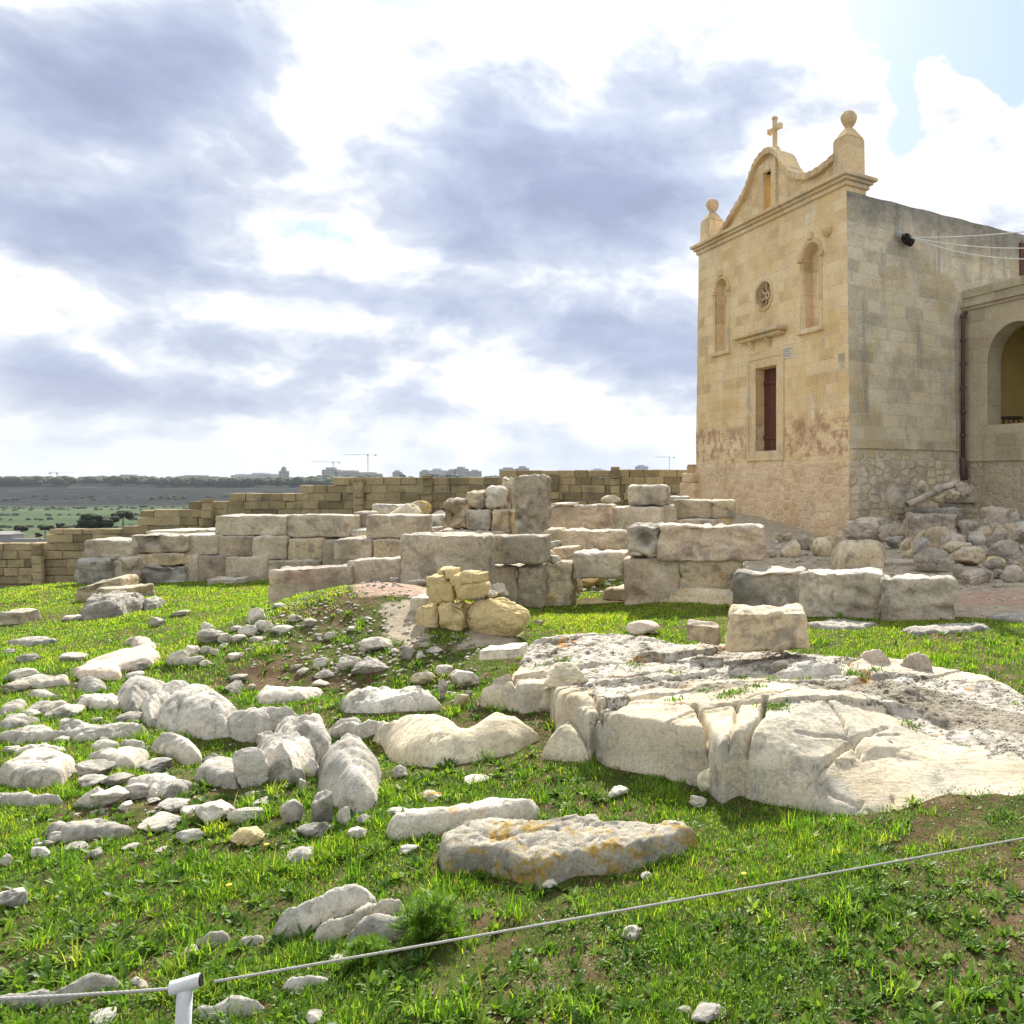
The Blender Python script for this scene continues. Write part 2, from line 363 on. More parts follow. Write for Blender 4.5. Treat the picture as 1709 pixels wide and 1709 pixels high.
stone('dark_strata_rock', (.44,.41,.35), (.30,.28,.235), (.17,.155,.13), grey_amt=.7, strata=.8, bump=.9, pits=.5, top_grey=.3)
stone('flat_rock_pink', (.62,.53,.44), (.54,.45,.36), (.40,.32,.25), grey_amt=.45, lichen=.25, bump=.4)

def wall_mat(name, axis, pal, mortar, rubble_z, pink=None, grey_top=None, grey_amt=.4, bw=.52, bh=.265, zone=1.0, ochre=None, bstr=.6):
    """coursed limestone ashlar above rubble_z, irregular rubble stonework below (object coordinates, z up)"""
    m, t, b = new_mat(name); oc = t.node('ShaderNodeTexCoord').outputs['Object']; x, y, z = t.sep(oc)
    a = x if axis == 'x' else y
    wv = t.v('SCALE', t.v('SUBTRACT', t.noise(oc, 1.3, 3, .5, col=True), (.5, .5, .5)), None, .05)
    wx, wy, _ = t.sep(wv)
    wf = t.v('SCALE', t.v('SUBTRACT', t.noise(oc, 14, 4, .6, col=True), (.5, .5, .5)), None, .022); fx, fy, _ = t.sep(wf)
    uv = t.comb(t.m('ADD', t.m('ADD', a, wx), fx), t.m('ADD', t.m('ADD', z, wy), fy), 0.0)
    br = t.node('ShaderNodeTexBrick'); t.put(br.inputs['Vector'], uv); br.inputs['Scale'].default_value = 1.0
    br.inputs['Brick Width'].default_value = bw; br.inputs['Row Height'].default_value = bh; br.inputs['Mortar Size'].default_value = .011
    br.inputs['Mortar Smooth'].default_value = .35; br.inputs['Bias'].default_value = 0.0
    br.inputs['Color1'].default_value = (0, 0, 0, 1); br.inputs['Color2'].default_value = (1, 1, 1, 1); br.inputs['Mortar'].default_value = (.5, .5, .5, 1)
    br.offset = .43; br.squash = 1.25; br.squash_frequency = 3
    rnd, mor = br.outputs['Color'], br.outputs['Fac']
    # rubble zone
    uvr = t.comb(t.m('ADD', a, t.m('MULTIPLY', wx, 3.0)), t.m('ADD', t.m('MULTIPLY', z, 1.35), t.m('MULTIPLY', wy, 3.0)), 0.0)
    ve = t.voro(uvr, 3.9, 'DISTANCE_TO_EDGE', 'Distance', .55); vc = t.voro(uvr, 3.9, 'F1', 'Color', .55)
    vcx = t.sep(vc)[0]
    edge = t.m('ADD', ve, t.m('MULTIPLY', t.m('SUBTRACT', t.noise(oc, 7, 6, .65), .5), .42))
    morr = t.step(edge, .20, .02)
    rz = t.step(t.m('ADD', z, t.m('MULTIPLY', t.m('SUBTRACT', t.noise(oc, 1.5, 2, .5), .5), .3)), rubble_z+.05, rubble_z-.05)
    rnd = t.mix(rz, rnd, vcx); mor = t.m('ADD', t.m('MULTIPLY', mor, t.m('SUBTRACT', 1, rz)), t.m('MULTIPLY', morr, rz))
    soft = t.step(t.noise(oc, .8, 3, .5), .40, .60)          # patches where plaster hides the joints
    base = t.ramp(t.m('ADD', t.m('MULTIPLY', t.noise(oc, 1.1, 7, .62, .3), .70), t.m('MULTIPLY', rnd, .30)), [(.30, pal[0]), (.44, pal[1]), (.56, pal[2]), (.70, pal[3])])
    c = t.mix(t.m('MULTIPLY', t.step(rnd, .6, 1.0), .45), base, pal[4])
    if ochre: c = t.mix(t.m('MULTIPLY', t.step(t.noise(oc, .75, 4, .6), .50, .62), .55), c, ochre)
    # grey weathering
    g = t.m('MULTIPLY', t.step(t.noise(oc, 1.6, 9, .70, .3), .50, .66), grey_amt)
    c = t.mix(g, c, (.36, .335, .285))
    st = t.noise(t.comb(t.m('MULTIPLY', a, 3.2), t.m('MULTIPLY', z, .35), t.m('ADD', x, y)), 1.0, 6, .65)
    c = t.mix(t.m('MULTIPLY', t.step(st, .54, .72), grey_amt*1.1), c, (.24, .23, .205))
    c = t.mix(t.m('MULTIPLY', mor, t.m('ADD', .35, t.m('MULTIPLY', soft, .5))), c, mortar)
    if pink:
        z0, z1 = pink; pn = t.m('MULTIPLY', t.m('SUBTRACT', t.noise(oc, 1.4, 6, .65), .5), .9)
        zz = t.m('ADD', z, pn)
        k = t.m('MULTIPLY', t.step(zz, z0, z0+.12), t.step(zz, z1+.18, z1-.1))
        k = t.m('MULTIPLY', k, t.step(t.noise(oc, 3.0, 9, .75), .44, .58))
        c = t.mix(t.m('MULTIPLY', k, .7), c, (.33, .175, .125))
    if grey_top:
        zz = t.m('ADD', z, t.m('MULTIPLY', t.m('SUBTRACT', t.noise(oc, 1.0, 7, .68), .5), 2.2))
        c = t.mix(t.m('MULTIPLY', t.step(zz, grey_top-1.0, grey_top+.15), .8), c, t.ramp(t.noise(oc, 5, 7, .7), [(.35, (.10, .098, .088)), (.6, (.24, .23, .205))]))
    f1 = t.noise(oc, 22, 6, .65)
    c = t.mix(.6, c, t.mix(1.0, c, t.ramp(f1, [(.30, .62), (.5, 1.0), (.72, 1.25)]), 'MULTIPLY'))
    t.put(b.inputs['Base Color'], c)
    hb = t.m('MULTIPLY', t.m('ADD', t.m('MULTIPLY', mor, -1.0), t.m('MULTIPLY', rnd, .45)), t.m('SUBTRACT', 1.0, t.m('MULTIPLY', rz, .15)))
    nb = t.bump(hb, bstr, .03)
    nb = t.bump(t.noise(oc, 7, 8, .68), .5, .03, nb); nb = t.bump(t.noise(oc, 45, 5, .65), .35, .006, nb)
    t.put(b.inputs['Normal'], nb); b.inputs['Specular IOR Level'].default_value = .1; b.inputs['Roughness'].default_value = .95
    return m
FAC_ = [(.56,.40,.21), (.72,.54,.31), (.79,.62,.38), (.82,.69,.48), (.70,.49,.22)]
SID = [(.42,.365,.265), (.58,.50,.36), (.66,.58,.43), (.70,.64,.51), (.62,.49,.28)]
wall_mat('facade_stone', 'x', FAC_, (.68,.57,.42), 2.05, pink=(2.05, 2.95), grey_amt=.24, ochre=(.66,.46,.19))
wall_mat('facade_trim_stone', 'x', [tuple(v*.90 for v in q) for q in FAC_], (.56,.45,.30), -9, grey_amt=.60, bw=1.1, bh=.8, bstr=.2)
wall_mat('side_stone', 'y', SID, (.60,.55,.44), 2.25, grey_top=7.6, grey_amt=.62, ochre=(.44,.34,.17), bw=.56, bh=.275)
wall_mat('portico_stone', 'x', [(.36,.30,.20), (.44,.375,.26), (.50,.44,.315), (.54,.48,.36), (.46,.37,.22)], (.52,.46,.35), 2.0, grey_amt=.35, bw=.62, bh=.33)
wall_mat('plinth_stone', 'x', [(.50,.36,.21), (.64,.475,.30), (.71,.55,.36), (.76,.63,.45), (.60,.41,.22)], (.72,.54,.36), 9, grey_amt=.28, ochre=(.50,.36,.18))
wall_mat('side_plinth_stone', 'y', SID, (.42,.35,.26), 9, grey_amt=.5)
plain('gravel_grey', (.40,.36,.29), .9)
plain('loggia_plaster', (.74,.60,.26), .9, var=.08, scale=1.2)
plain('ochre_niche', (.62,.40,.14), .95, var=.15, scale=4)
plain('door_wood', (.105,.040,.026), .6, var=.18, scale=5, bump=.3)
plain('iron_pipe', (.10,.062,.050), .6, var=.35, scale=5)
plain('painted_shade', (.015,.013,.011), .9, bump=0)  # near-black colour standing in for the shade inside openings
plain('white_cable', (.75,.74,.70), .5, bump=0)
plain('black_wire', (.025,.025,.028), .5, bump=.3)
plain('white_paint', (.60,.62,.64), .45, var=.14, scale=30, bump=.15)
plain('rope_steel', (.40,.40,.37), .5, var=.12, scale=60, bump=.2)
plain('black_rubber', (.02,.02,.02), .6, bump=0)
plain('stool_wood', (.06,.045,.035), .6)
plain('plaque_stone', (.62,.58,.48), .8, var=.05)
plain('lettering', (.10,.09,.075), .8, bump=0)
def brick_vc():
    m, t, b = new_mat('boundary_stone'); oc = t.node('ShaderNodeTexCoord').outputs['Object']
    at_ = t.node('ShaderNodeAttribute'); at_.attribute_name = 'tone'; r = at_.outputs['Fac']
    n = t.noise(oc, .9, 6, .62)
    c = t.ramp(t.m('ADD', t.m('MULTIPLY', n, .6), t.m('MULTIPLY', r, .4)), [(.28, (.20,.165,.095)), (.44, (.305,.25,.145)), (.62, (.41,.335,.195)), (.8, (.50,.41,.25))])
    c = t.mix(t.m('MULTIPLY', t.step(t.noise(oc, 1.3, 8, .7), .50, .66), .6), c, (.15,.13,.09))
    c = t.mix(.5, c, t.mix(1.0, c, t.ramp(t.noise(oc, 14, 6, .65), [(.3, .55), (.5, 1.0), (.7, 1.25)]), 'MULTIPLY'))
    t.put(b.inputs['Base Color'], c); t.put(b.inputs['Normal'], t.bump(t.noise(oc, 9, 8, .7), .6, .04)); b.inputs['Specular IOR Level'].default_value = .1
    return m
brick_vc()
def soil():
    m, t, b = new_mat('soil'); oc = t.node('ShaderNodeTexCoord').outputs['Object']
    n = t.noise(oc, .9, 8, .65); n2 = t.noise(oc, 5, 8, .7)
    c = t.ramp(n2, [(.3, (.070,.044,.024)), (.5, (.135,.088,.050)), (.68, (.23,.17,.11))])
    c = t.mix(t.m('MULTIPLY', t.step(t.m('ADD', t.m('MULTIPLY', n, .6), t.m('MULTIPLY', t.noise(oc, 12, 5, .6), .4)), .44, .54), .85), c, t.ramp(n2, [(.3, (.035,.055,.010)), (.6, (.085,.12,.020))]))
    at_ = t.node('ShaderNodeAttribute'); at_.attribute_name = 'bare'; bare = at_.outputs['Fac']
    at2 = t.node('ShaderNodeAttribute'); at2.attribute_name = 'pink'; pk = at2.outputs['Fac']
    cc = t.ramp(t.noise(oc, 7, 9, .7), [(.3, (.27,.225,.165)), (.5, (.42,.36,.27)), (.7, (.55,.48,.37))])
    c = t.mix(t.step(t.m('ADD', bare, t.m('MULTIPLY', t.m('SUBTRACT', n2, .5), .9)), .38, .62), c, cc)
    pc = t.ramp(t.noise(oc, 9, 8, .7), [(.3, (.33,.22,.16)), (.5, (.46,.33,.255)), (.7, (.55,.44,.35))])
    c = t.mix(t.step(t.m('ADD', pk, t.m('MULTIPLY', t.m('SUBTRACT', n2, .5), .8)), .40, .6), c, pc)
    c = t.mix(t.step(t.noise(oc, 48, 3, .5), .74, .78), c, (.42,.38,.30))
    t.put(b.inputs['Base Color'], c)
    nb = t.bump(t.noise(oc, 9, 9, .72), .8, .06); nb = t.bump(t.noise(oc, 60, 5, .7), .6, .01, nb); t.put(b.inputs['Normal'], nb)
    b.inputs['Specular IOR Level'].default_value = .1; b.inputs['Roughness'].default_value = 1
    return m
soil()
def leafy(name, cols, trans=.5, attr='tone', rough=.45, spec=.3):
    m = bpy.data.materials.new(name); m.use_nodes = True; t = NT(m.node_tree); b = t.n['Principled BSDF']; MATS[name] = m
    a = t.node('ShaderNodeAttribute'); a.attribute_name = attr
    c = t.ramp(a.outputs['Fac'], cols)
    t.put(b.inputs['Base Color'], c); b.inputs['Roughness'].default_value = rough; b.inputs['Specular IOR Level'].default_value = spec
    tr = t.node('ShaderNodeBsdfTranslucent'); t.put(tr.inputs[0], t.mix(1.0, c, (1.15, 1.22, .55), 'MULTIPLY'))
    mx = t.node('ShaderNodeMixShader'); mx.inputs[0].default_value = trans
    t.l.new(b.outputs[0], mx.inputs[1]); t.l.new(tr.outputs[0], mx.inputs[2]); t.l.new(mx.outputs[0], t.n['Material Output'].inputs[0]); return m
leafy('grass_blade', [(0, (.045,.12,.015)), (.4, (.12,.26,.022)), (.75, (.27,.42,.035)), (.93, (.42,.46,.07)), (1.0, (.40,.33,.13))], .55)
leafy('weed_leaf', [(0, (.045,.11,.018)), (.5, (.11,.21,.028)), (1.0, (.24,.35,.040))], .42, rough=.5, spec=.25)
leafy('fennel_leaf', [(0, (.09,.19,.02)), (1.0, (.20,.34,.03))], .5)
def tree_mats():
    m, t, b = new_mat('far_foliage'); oc = t.node('ShaderNodeTexCoord').outputs['Object']
    t.put(b.inputs['Base Color'], t.ramp(t.noise(oc, .22, 6, .7), [(.3, (.020,.032,.014)), (.6, (.045,.065,.025)), (.75, (.07,.085,.035))]))
    t.put(b.inputs['Normal'], t.bump(t.noise(oc, .8, 6, .7), 1.0, 1.0))
    plain('bark', (.10,.075,.05), .9)
    m, t, b = new_mat('valley_land'); oc = t.node('ShaderNodeTexCoord').outputs['Object']; x, y, z = t.sep(oc)
    sl = t.sep(t.node('ShaderNodeNewGeometry').outputs['Normal'])[2]
    # fields in strips, scrub and pale cliff bands on the slopes
    uv = t.comb(t.m('MULTIPLY', t.m('ADD', x, t.m('MULTIPLY', y, .18)), .0045), t.m('MULTIPLY', y, .013), 0.0)
    cell = t.sep(t.voro(uv, 1.0, 'F1', 'Color', .75))[0]
    fld = t.ramp(cell, [(0, (.020,.050,.016)), (.3, (.035,.085,.022)), (.5, (.09,.11,.045)), (.7, (.028,.065,.018)), (.9, (.10,.095,.055)), (1, (.05,.10,.03))], 'CONSTANT')
    fld = t.mix(.4, fld, t.ramp(t.noise(oc, .02, 6, .6), [(.35, (.04,.075,.025)), (.65, (.14,.16,.07))]))
    scrub = t.ramp(t.noise(t.comb(t.m('MULTIPLY', x, .010), t.m('MULTIPLY', y, .010), t.m('MULTIPLY', z, .16)), 2.0, 8, .72), [(.42, (.006,.011,.010)), (.56, (.014,.020,.018)), (.66, (.055,.058,.055)), (.80, (.16,.155,.14))])
    k = t.step(t.m('ADD', z, t.m('MULTIPLY', t.m('SUBTRACT', t.noise(oc, .01, 4, .6), .5), 8)), -43.0, -38.0)
    t.put(b.inputs['Base Color'], t.mix(k, fld, scrub)); t.put(b.inputs['Normal'], t.bump(t.noise(oc, .15, 8, .7), .8, 4.0)); b.inputs['Specular IOR Level'].default_value = .05
tree_mats()
plain('far_plaster', (.36,.35,.33), .9, bump=0); plain('far_window', (.05,.06,.08), .3, bump=0); plain('crane_paint', (.30,.30,.28), .6, bump=0); plain('far_white', (.50,.51,.53), .6, bump=0)

# ---------------------------------------------------------------- ground
def signed(px, py, poly):
    """signed distance to a polygon, positive inside"""
    poly = np.asarray(poly, float); x = px.ravel(); y = py.ravel(); d = np.full(x.shape, 1e9); ins = np.zeros(x.shape, bool)
    n = len(poly)
    for i in range(n):
        a = poly[i]; b = poly[(i+1) % n]; e = b-a; L = (e*e).sum()+1e-12
        t = np.clip(((x-a[0])*e[0]+(y-a[1])*e[1])/L, 0, 1)
        d = np.minimum(d, np.hypot(x-a[0]-t*e[0], y-a[1]-t*e[1]))
        c = (a[1] > y) != (b[1] > y)
        xi = a[0]+(y-a[1])*(b[0]-a[0])/np.where(abs(b[1]-a[1]) < 1e-12, 1e-12, b[1]-a[1])
        ins ^= c & (x < xi)
    return np.where(ins, d, -d).reshape(px.shape)
def gpoly(pts): return [hit(u, v)[:2] for u, v in pts]
BARE = [gpoly(p) for p in [
  [(1130,845),(1420,850),(1600,800),(1800,800),(1800,920),(1180,915)],
  [(1180,905),(1420,890),(1700,900),(1760,980),(1760,1040),(1600,1030),(1290,950),(1000,960),(900,930),(940,900)],
  [(640,1010),(700,1000),(720,1075),(690,1085),(640,1060)],[(800,1035),(880,1040),(860,1075),(760,1085)],
  [(600,900),(1240,880),(1240,930),(900,950),(600,945)]]]
PINK = [gpoly(p) for p in [[(535,972),(620,965),(705,972),(720,1000),(600,998),(530,985)], [(1590,990),(1709,985),(1800,985),(1800,1012),(1590,1012)]]]
NOGRASS = []      # plan polygons of rocks: no grass is rooted on them
def build_ground():
    xs = np.concatenate([np.linspace(-34, -12.1, 130), np.arange(-12, 7, .05), np.linspace(7.1, 20, 90)])
    ys = np.concatenate([np.linspace(-4, 1.9, 50), np.arange(2.0, 10, .05), np.arange(10, 36, .14)])
    X, Y = np.meshgrid(xs, ys); Z = gz(X, Y)+.012*fbm2(X, Y, 6, 1.7, 3)
    me = grid_mesh('ground', X, Y, Z, MATS['soil']); o = bpy.data.objects.new('ground', me); COL.objects.link(o); tag(o, kind='structure')
    for nm, polys in (('bare', BARE), ('pink', PINK)):
        a = np.zeros(X.size)
        for p in polys: a = np.maximum(a, sstep(signed(X, Y, p).ravel(), -.25, .25))
        at_ = me.attributes.new(nm, 'FLOAT', 'POINT'); at_.data.foreach_set('value', a.astype(np.float32))
build_ground()
def valley_z(x, y):
    left = sstep(-x/np.maximum(y, 1), -.35, .30)
    d1 = -5-(y-36)*.055
    z = np.where(y < 300, d1, -20-(y-300)*.088); z = np.maximum(z, -46.0)
    z = z-6+6*np.exp(-((y-34)/30)**2)*0
    base = -46+1.2*fbm2(x, y, .004, 2.0, 4)
    z = np.maximum(z, base)
    ridge_y = 1230+90*fbm2(x, y*0, .002, 4.4, 3)
    t1 = sstep(y, ridge_y, ridge_y+170); rt = -9+5*fbm2(x, y, .0035, 5.0, 4)+10*sstep(x, -700, 200)
    z = z+(rt-z)*t1*.86+ (rt-z)*.14*sstep(y, ridge_y+185, ridge_y+200)
    hill = 16*np.exp(-((x+130)/260)**2)*sstep(y, 1500, 2100)+10*np.exp(-((x+800)/200)**2)*sstep(y, 1500, 1900)
    z = z+hill+6*sstep(y, 1600, 2600)
    z = z+2.5*fbm2(x, y, .012, 6.0, 5)*sstep(y, 600, 1300)
    return z+EYE
def build_valley():
    ys = np.concatenate([np.geomspace(33, 1150, 150), np.arange(1155, 1520, 5), np.geomspace(1530, 4200, 50)]); a = np.linspace(-1.9, 1.3, 420)
    A, Y = np.meshgrid(a, ys); X = A*(Y+10); Z = valley_z(X, Y)
    me = grid_mesh('valley_terrain', X, Y, Z, MATS['valley_land']); o = bpy.data.objects.new('valley_terrain', me); COL.objects.link(o); tag(o, kind='structure')
build_valley()
# ---------------------------------------------------------------- chapel
CW = 6.45                                            # facade width
C1 = Vector((1.69, 17.0, 0)); D1 = Vector((-.562, .827, 0)); D2 = Vector((.827, .562, 0))
def fac(u, v):
    """photo pixel on the facade plane -> (local x, local z)"""
    k = (u-CXP)/FPX; t = (C1.x-k*C1.y)/(.562+.827*k); return CW-t, EYE+(HYP-v)/FPX*(C1.y+.827*t)
def sid(u, v):
    k = (u-CXP)/FPX; s = (k*C1.y-C1.x)/(.827-.562*k); return s, EYE+(HYP-v)/FPX*(C1.y+.562*s)
PY = 3.57                                            # local y of the portico front
P0 = C1+D2*PY
def por(u, v):
    k = (u-CXP)/FPX; q = (k*P0.y-P0.x)/(.562+.827*k); return CW+q, EYE+(HYP-v)/FPX*(P0.y-.827*q)
def arch(cx, hw, z0, zs, n=14, rz=None):
    """opening with a round head: sill z0, springing zs"""
    rz = rz or hw
    return [(cx-hw, z0), (cx+hw, z0)]+[(cx+hw*math.cos(math.pi*i/n), zs+rz*math.sin(math.pi*i/n)) for i in range(n+1)]
def rect(x0, x1, z0, z1): return [(x0, z0), (x1, z0), (x1, z1), (x0, z1)]
def circle(cx, cz, r, n=28): return [(cx+r*math.cos(2*math.pi*i/n), cz+r*math.sin(2*math.pi*i/n)) for i in range(n)]
def build_chapel():
    ch = empty('stone_chapel', C1+D1*CW, math.atan2(-.827, .562))
    tag(ch, 'small honey coloured limestone chapel with curved gable, cross and dark red door', 'chapel')
    F, FT, SD, PO = MATS['facade_stone'], MATS['facade_trim_stone'], MATS['side_stone'], MATS['portico_stone']
    ZC = EYE+6.30                                     # underside of the cornice
    g0 = -0.2
    nxR, nxL = CW-1.24, CW-5.21; nz0, nzs, nhw = EYE+3.43, EYE+5.08, .30
    ocx, ocz = CW-3.16, EYE+4.56
    dx0, dx1, dz0, dz1 = CW-3.54, CW-2.59, EYE+.70, EYE+2.77
    rnd = random.Random(3)
    def lean(o):     # battered walls: the chapel widens towards the ground
        for v in o.data.vertices:
            dz = max(0.0, ZC-v.co.z)
            v.co.x += .018*dz if v.co.x > CW/2 else (-.030*dz if v.co.x < .1 else 0)
    out = [(-.02, g0), (CW, g0)]+[(CW, g0+(ZC-g0)*i/9) for i in range(1, 10)]+[(0+rnd.uniform(-.02, .02), ZC-(ZC-g0)*i/24) for i in range(0, 24)]
    mb = MB().prism(out, [arch(nxR, nhw, nz0, nzs), arch(nxL, nhw, nz0, nzs), circle(ocx, ocz, .33), rect(dx0, dx1, dz0, dz1),
                          rect(CW-.34, CW-.12, EYE+2.34, EYE+2.72)], 0, .55)
    wall = mb.build('facade', F, ch); lean(wall)
    MB().box(CW-.36, CW-.10, .18, .3, EYE+2.3, EYE+2.75).build('beam_pocket', MATS['ochre_niche'], ch)
    # arched niches: back, moulded surround, sill, keystone
    for cx in (nxR, nxL):
        ni = MB().box(cx-.36, cx+.36, .24, .40, nz0-.02, nzs+nhw+.05).build('niche', F, ch)
        r2 = nhw+.11
        MB().prism([(cx-r2, nz0), (cx-nhw, nz0)]+[(cx-nhw*math.cos(math.pi*i/16), nzs+nhw*math.sin(math.pi*i/16)) for i in range(17)]+
                   [(cx+nhw, nz0), (cx+r2, nz0)]+[(cx+r2*math.cos(math.pi*i/16), nzs+r2*math.sin(math.pi*i/16)) for i in range(17)], [], -.022, .03).build('niche_surround', FT, ni, bevel=.008)
        for s in (-1, 1): MB().box(cx+s*.37-.09, cx+s*.37+.09, -.06, .04, nzs-.09, nzs+.02).build('impost', FT, ni, bevel=.02)
        MB().box(cx-.08, cx+.08, -.07, .04, nzs+r2-.05, nzs+r2+.12).build('keystone', FT, ni, bevel=.03)
        MB().box(cx-.48, cx+.48, -.09, .20, nz0-.11, nz0+.004).build('niche_sill', FT, ni, bevel=.025)
    MB().lathe([(.03, -.16), (.11, -.10), (.15, 0), (.13, .06)], (nxR+.62, -.02, nzs+.42), 12).build('bracket', FT, ch, smooth=True)
    # oculus with stone tracery
    ocu = MB().prism(circle(ocx, ocz, .41), [circle(ocx, ocz, .325)], -.025, .05).build('oculus', FT, ch, bevel=.015)
    tr = MB()
    for k in range(8):
        a = math.pi*k/4+.2; c, s = math.cos(a), math.sin(a)
        tr.tube([(ocx+.08*c, .13, ocz+.08*s), (ocx+.20*math.cos(a+.16), .12, ocz+.20*math.sin(a+.16)), (ocx+.34*c, .13, ocz+.34*s)], [.022, .03, .04], 6)
    tr.prism(circle(ocx, ocz, .10, 14), [circle(ocx, ocz, .045, 10)], .09, .17)
    tr.build('tracery', FT, ocu)
    MB().box(ocx-.36, ocx+.36, .40, .44, ocz-.36, ocz+.36).build('oculus_shade', MATS['painted_shade'], ocu)  # black panel behind the tracery, painted as the unlit inside
    # hood shelf over the door on two corbels
    hz = EYE+3.46; hc = CW-3.2
    ho = MB().box(hc-1.02, hc+1.02, -.30, .0, hz+.09, hz+.19).box(hc-.94, hc+.94, -.20, .0, hz, hz+.088).build('door_hood', FT, ch, bevel=.03)
    for s in (-.45, .30): MB().prism([(-.16, hz-.003), (0, hz-.003), (0, hz-.24)], [], hc+s-.06, hc+s+.06, 'x').build('corbel', FT, ho, bevel=.015)
    # door frame, leaf
    fx0, fx1, fz0, fz1 = CW-3.84, CW-2.36, EYE+.46, EYE+3.02
    fr = MB().prism(rect(fx0, fx1, fz0, fz1), [rect(dx0+.02, dx1-.02, dz0, dz1)], -.022, .01)
    fr.prism(rect(fx0-.07, fx1+.07, fz0-.0, fz1+.08), [rect(fx0+.03, fx1-.03, fz0+.05, fz1-.04)], -.045, .02)
    fro = fr.build('door_frame', FT, ch, bevel=.012)
    dr = MB(); n = 4
    for i in range(n):
        a = dx0-.02+(dx1-dx0+.04)*i/n; dr.box(a+.004, a+(dx1-dx0+.04)/n-.004, .26, .31, dz0-.02, dz1+.02)
    do = dr.build('door', MATS['door_wood'], ch, bevel=.006)
    for rz_ in (dz0+.3, dz1-.4): MB().box(dx0, dx1, .235, .262, rz_, rz_+.09).build('door_rail', MATS['door_wood'], do, bevel=.005)
    MB().box(dx0-.1, dx1+.1, .40, .42, dz0-.1, dz1+.1).build('door_shade', MATS['painted_shade'], do)  # black sheet behind the planks, shade put into its colour
    # inscription plaque beside the door
    pl = MB().box(CW-2.30, CW-1.98, -.02, .01, EYE+2.86, EYE+3.12).build('plaque', MATS['plaque_stone'], ch, bevel=.006)
    lt = MB()
    for r_ in range(4):
        x = CW-2.27
        while x < CW-2.03:
            w = rnd.uniform(.018, .05); lt.box(x, min(x+w, CW-2.01), -.024, -.019, EYE+3.07-r_*.055, EYE+3.085-r_*.055); x += w+.012
    lt.build('inscription', MATS['lettering'], pl)
    # cornice wraps the corner
    co = MB()
    for (p, z0, z1) in ((.06, 0, .10), (.12, .10, .17), (.19, .17, .25)):
        co.box(-p, CW+p, -p, .55+p, ZC+z0, ZC+z1)
    co.build('cornice', FT, ch, bevel=.02)
    z1 = ZC+.25
    # gable: panel, coping that follows the curve, centre pier with a deep slot
    half = [(3.02, 8.08-EYE*0), (2.9, 8.03), (2.7, 7.86), (2.5, 7.66), (2.2, 7.42), (1.9, 7.20), (1.6, 7.08), (1.25, 7.03), (.9, 7.06), (.5, 7.14)]
    cc = 3.08
    left = [(5.35, 6.66), (5.15, 6.78), (4.9, 6.94), (4.57, 7.15), (4.3, 7.30), (4.04, 7.50), (3.84, 7.76), (3.66, 7.97), (3.4, 8.10), (3.1, 8.16)]
    right = [(2.85, 8.10), (2.62, 7.92), (2.4, 7.58), (2.1, 7.30), (1.8, 7.14), (1.5, 7.04), (1.2, 7.01), (.85, 7.04), (.45, 7.12)]
    crv = [(CW-t, EYE+z) for t, z in left+right]
    sm = []
    for i in range(len(crv)-1):
        for k in range(4):
            p0 = crv[max(i-1, 0)]; p1 = crv[i]; p2 = crv[i+1]; p3 = crv[min(i+2, len(crv)-1)]; t = k/4
            sm.append(tuple(.5*((2*p1[j])+(-p0[j]+p2[j])*t+(2*p0[j]-5*p1[j]+4*p2[j]-p3[j])*t*t+(-p0[j]+3*p1[j]-3*p2[j]+p3[j])*t**3) for j in (0, 1)))
    sm.append(crv[-1])
    low = [(x, z-.14) for x, z in sm]
    sx = CW-cc
    slot = rect(sx-.17, sx+.17, z1+.16, EYE+7.60)
    gb = MB().prism([(sm[0][0], z1-.01)]+[(sm[-1][0], z1-.01)]+low[::-1], [slot], .10, .48).build('gable', F, ch)
    cp = MB()
    for a in range(len(sm)-1):
        (xa, za), (xb, zb) = sm[a], sm[a+1]; j = .012*math.sin(a*2.3)
        cp.hexa([(xa, -.02+j, za-.15), (xb, -.02+j, zb-.15), (xb, .56, zb-.15), (xa, .56, za-.15)], [(xa, -.02+j, za), (xb, -.02+j, zb), (xb, .56, zb), (xa, .56, za)])
    cpo = cp.build('coping', FT, gb)
    for s in (-1, 1): MB().box(sx+s*.27-.10, sx+s*.27+.10, .02, .30, z1, EYE+7.82).build('pier', FT, gb, bevel=.015)
    MB().box(sx-.17, sx+.17, .02, .30, EYE+7.60, EYE+7.84).build('pier_head', FT, gb, bevel=.012)
    MB().box(sx-.168, sx-.15, .10, .47, z1+.165, EYE+7.595).build('slot_jamb', MATS['ochre_niche'], gb)
    # corner pedestals with ball finials
    for x0, hh in ((CW-.52, .86), (0.02, .66)):
        w = .52; pd = MB(); zt = z1+hh
        pd.hexa([(x0-.0, .02, z1), (x0+w, .02, z1), (x0+w, .54, z1), (x0, .54, z1)], [(x0+.01, .03, zt), (x0+w-.02, .03, zt), (x0+w-.01, .53, zt), (x0+.01, .53, zt)])
        c_ = (x0+w/2, .28)
        pd.hexa([(x0+.01, .03, zt), (x0+w-.01, .03, zt), (x0+w-.01, .53, zt), (x0+.01, .53, zt)], [(c_[0]-.09, c_[1]-.09, zt+.26), (c_[0]+.09, c_[1]-.09, zt+.26), (c_[0]+.09, c_[1]+.09, zt+.26), (c_[0]-.09, c_[1]+.09, zt+.26)])
        po = pd.build('pedestal', FT, ch, bevel=.035, seg=3)
        r = .185
        prof = [(.095, -.06), (.085, .02), (.12, .06), (.165, .13), (r, .20), (.18, .27), (.14, .33), (.07, .375), (.02, .385)]
        MB().lathe(prof, (c_[0], c_[1], zt+.27), 9).build('ball_finial', FT, po, smooth=True)
    # stone cross on the gable
    zx = EYE+8.02
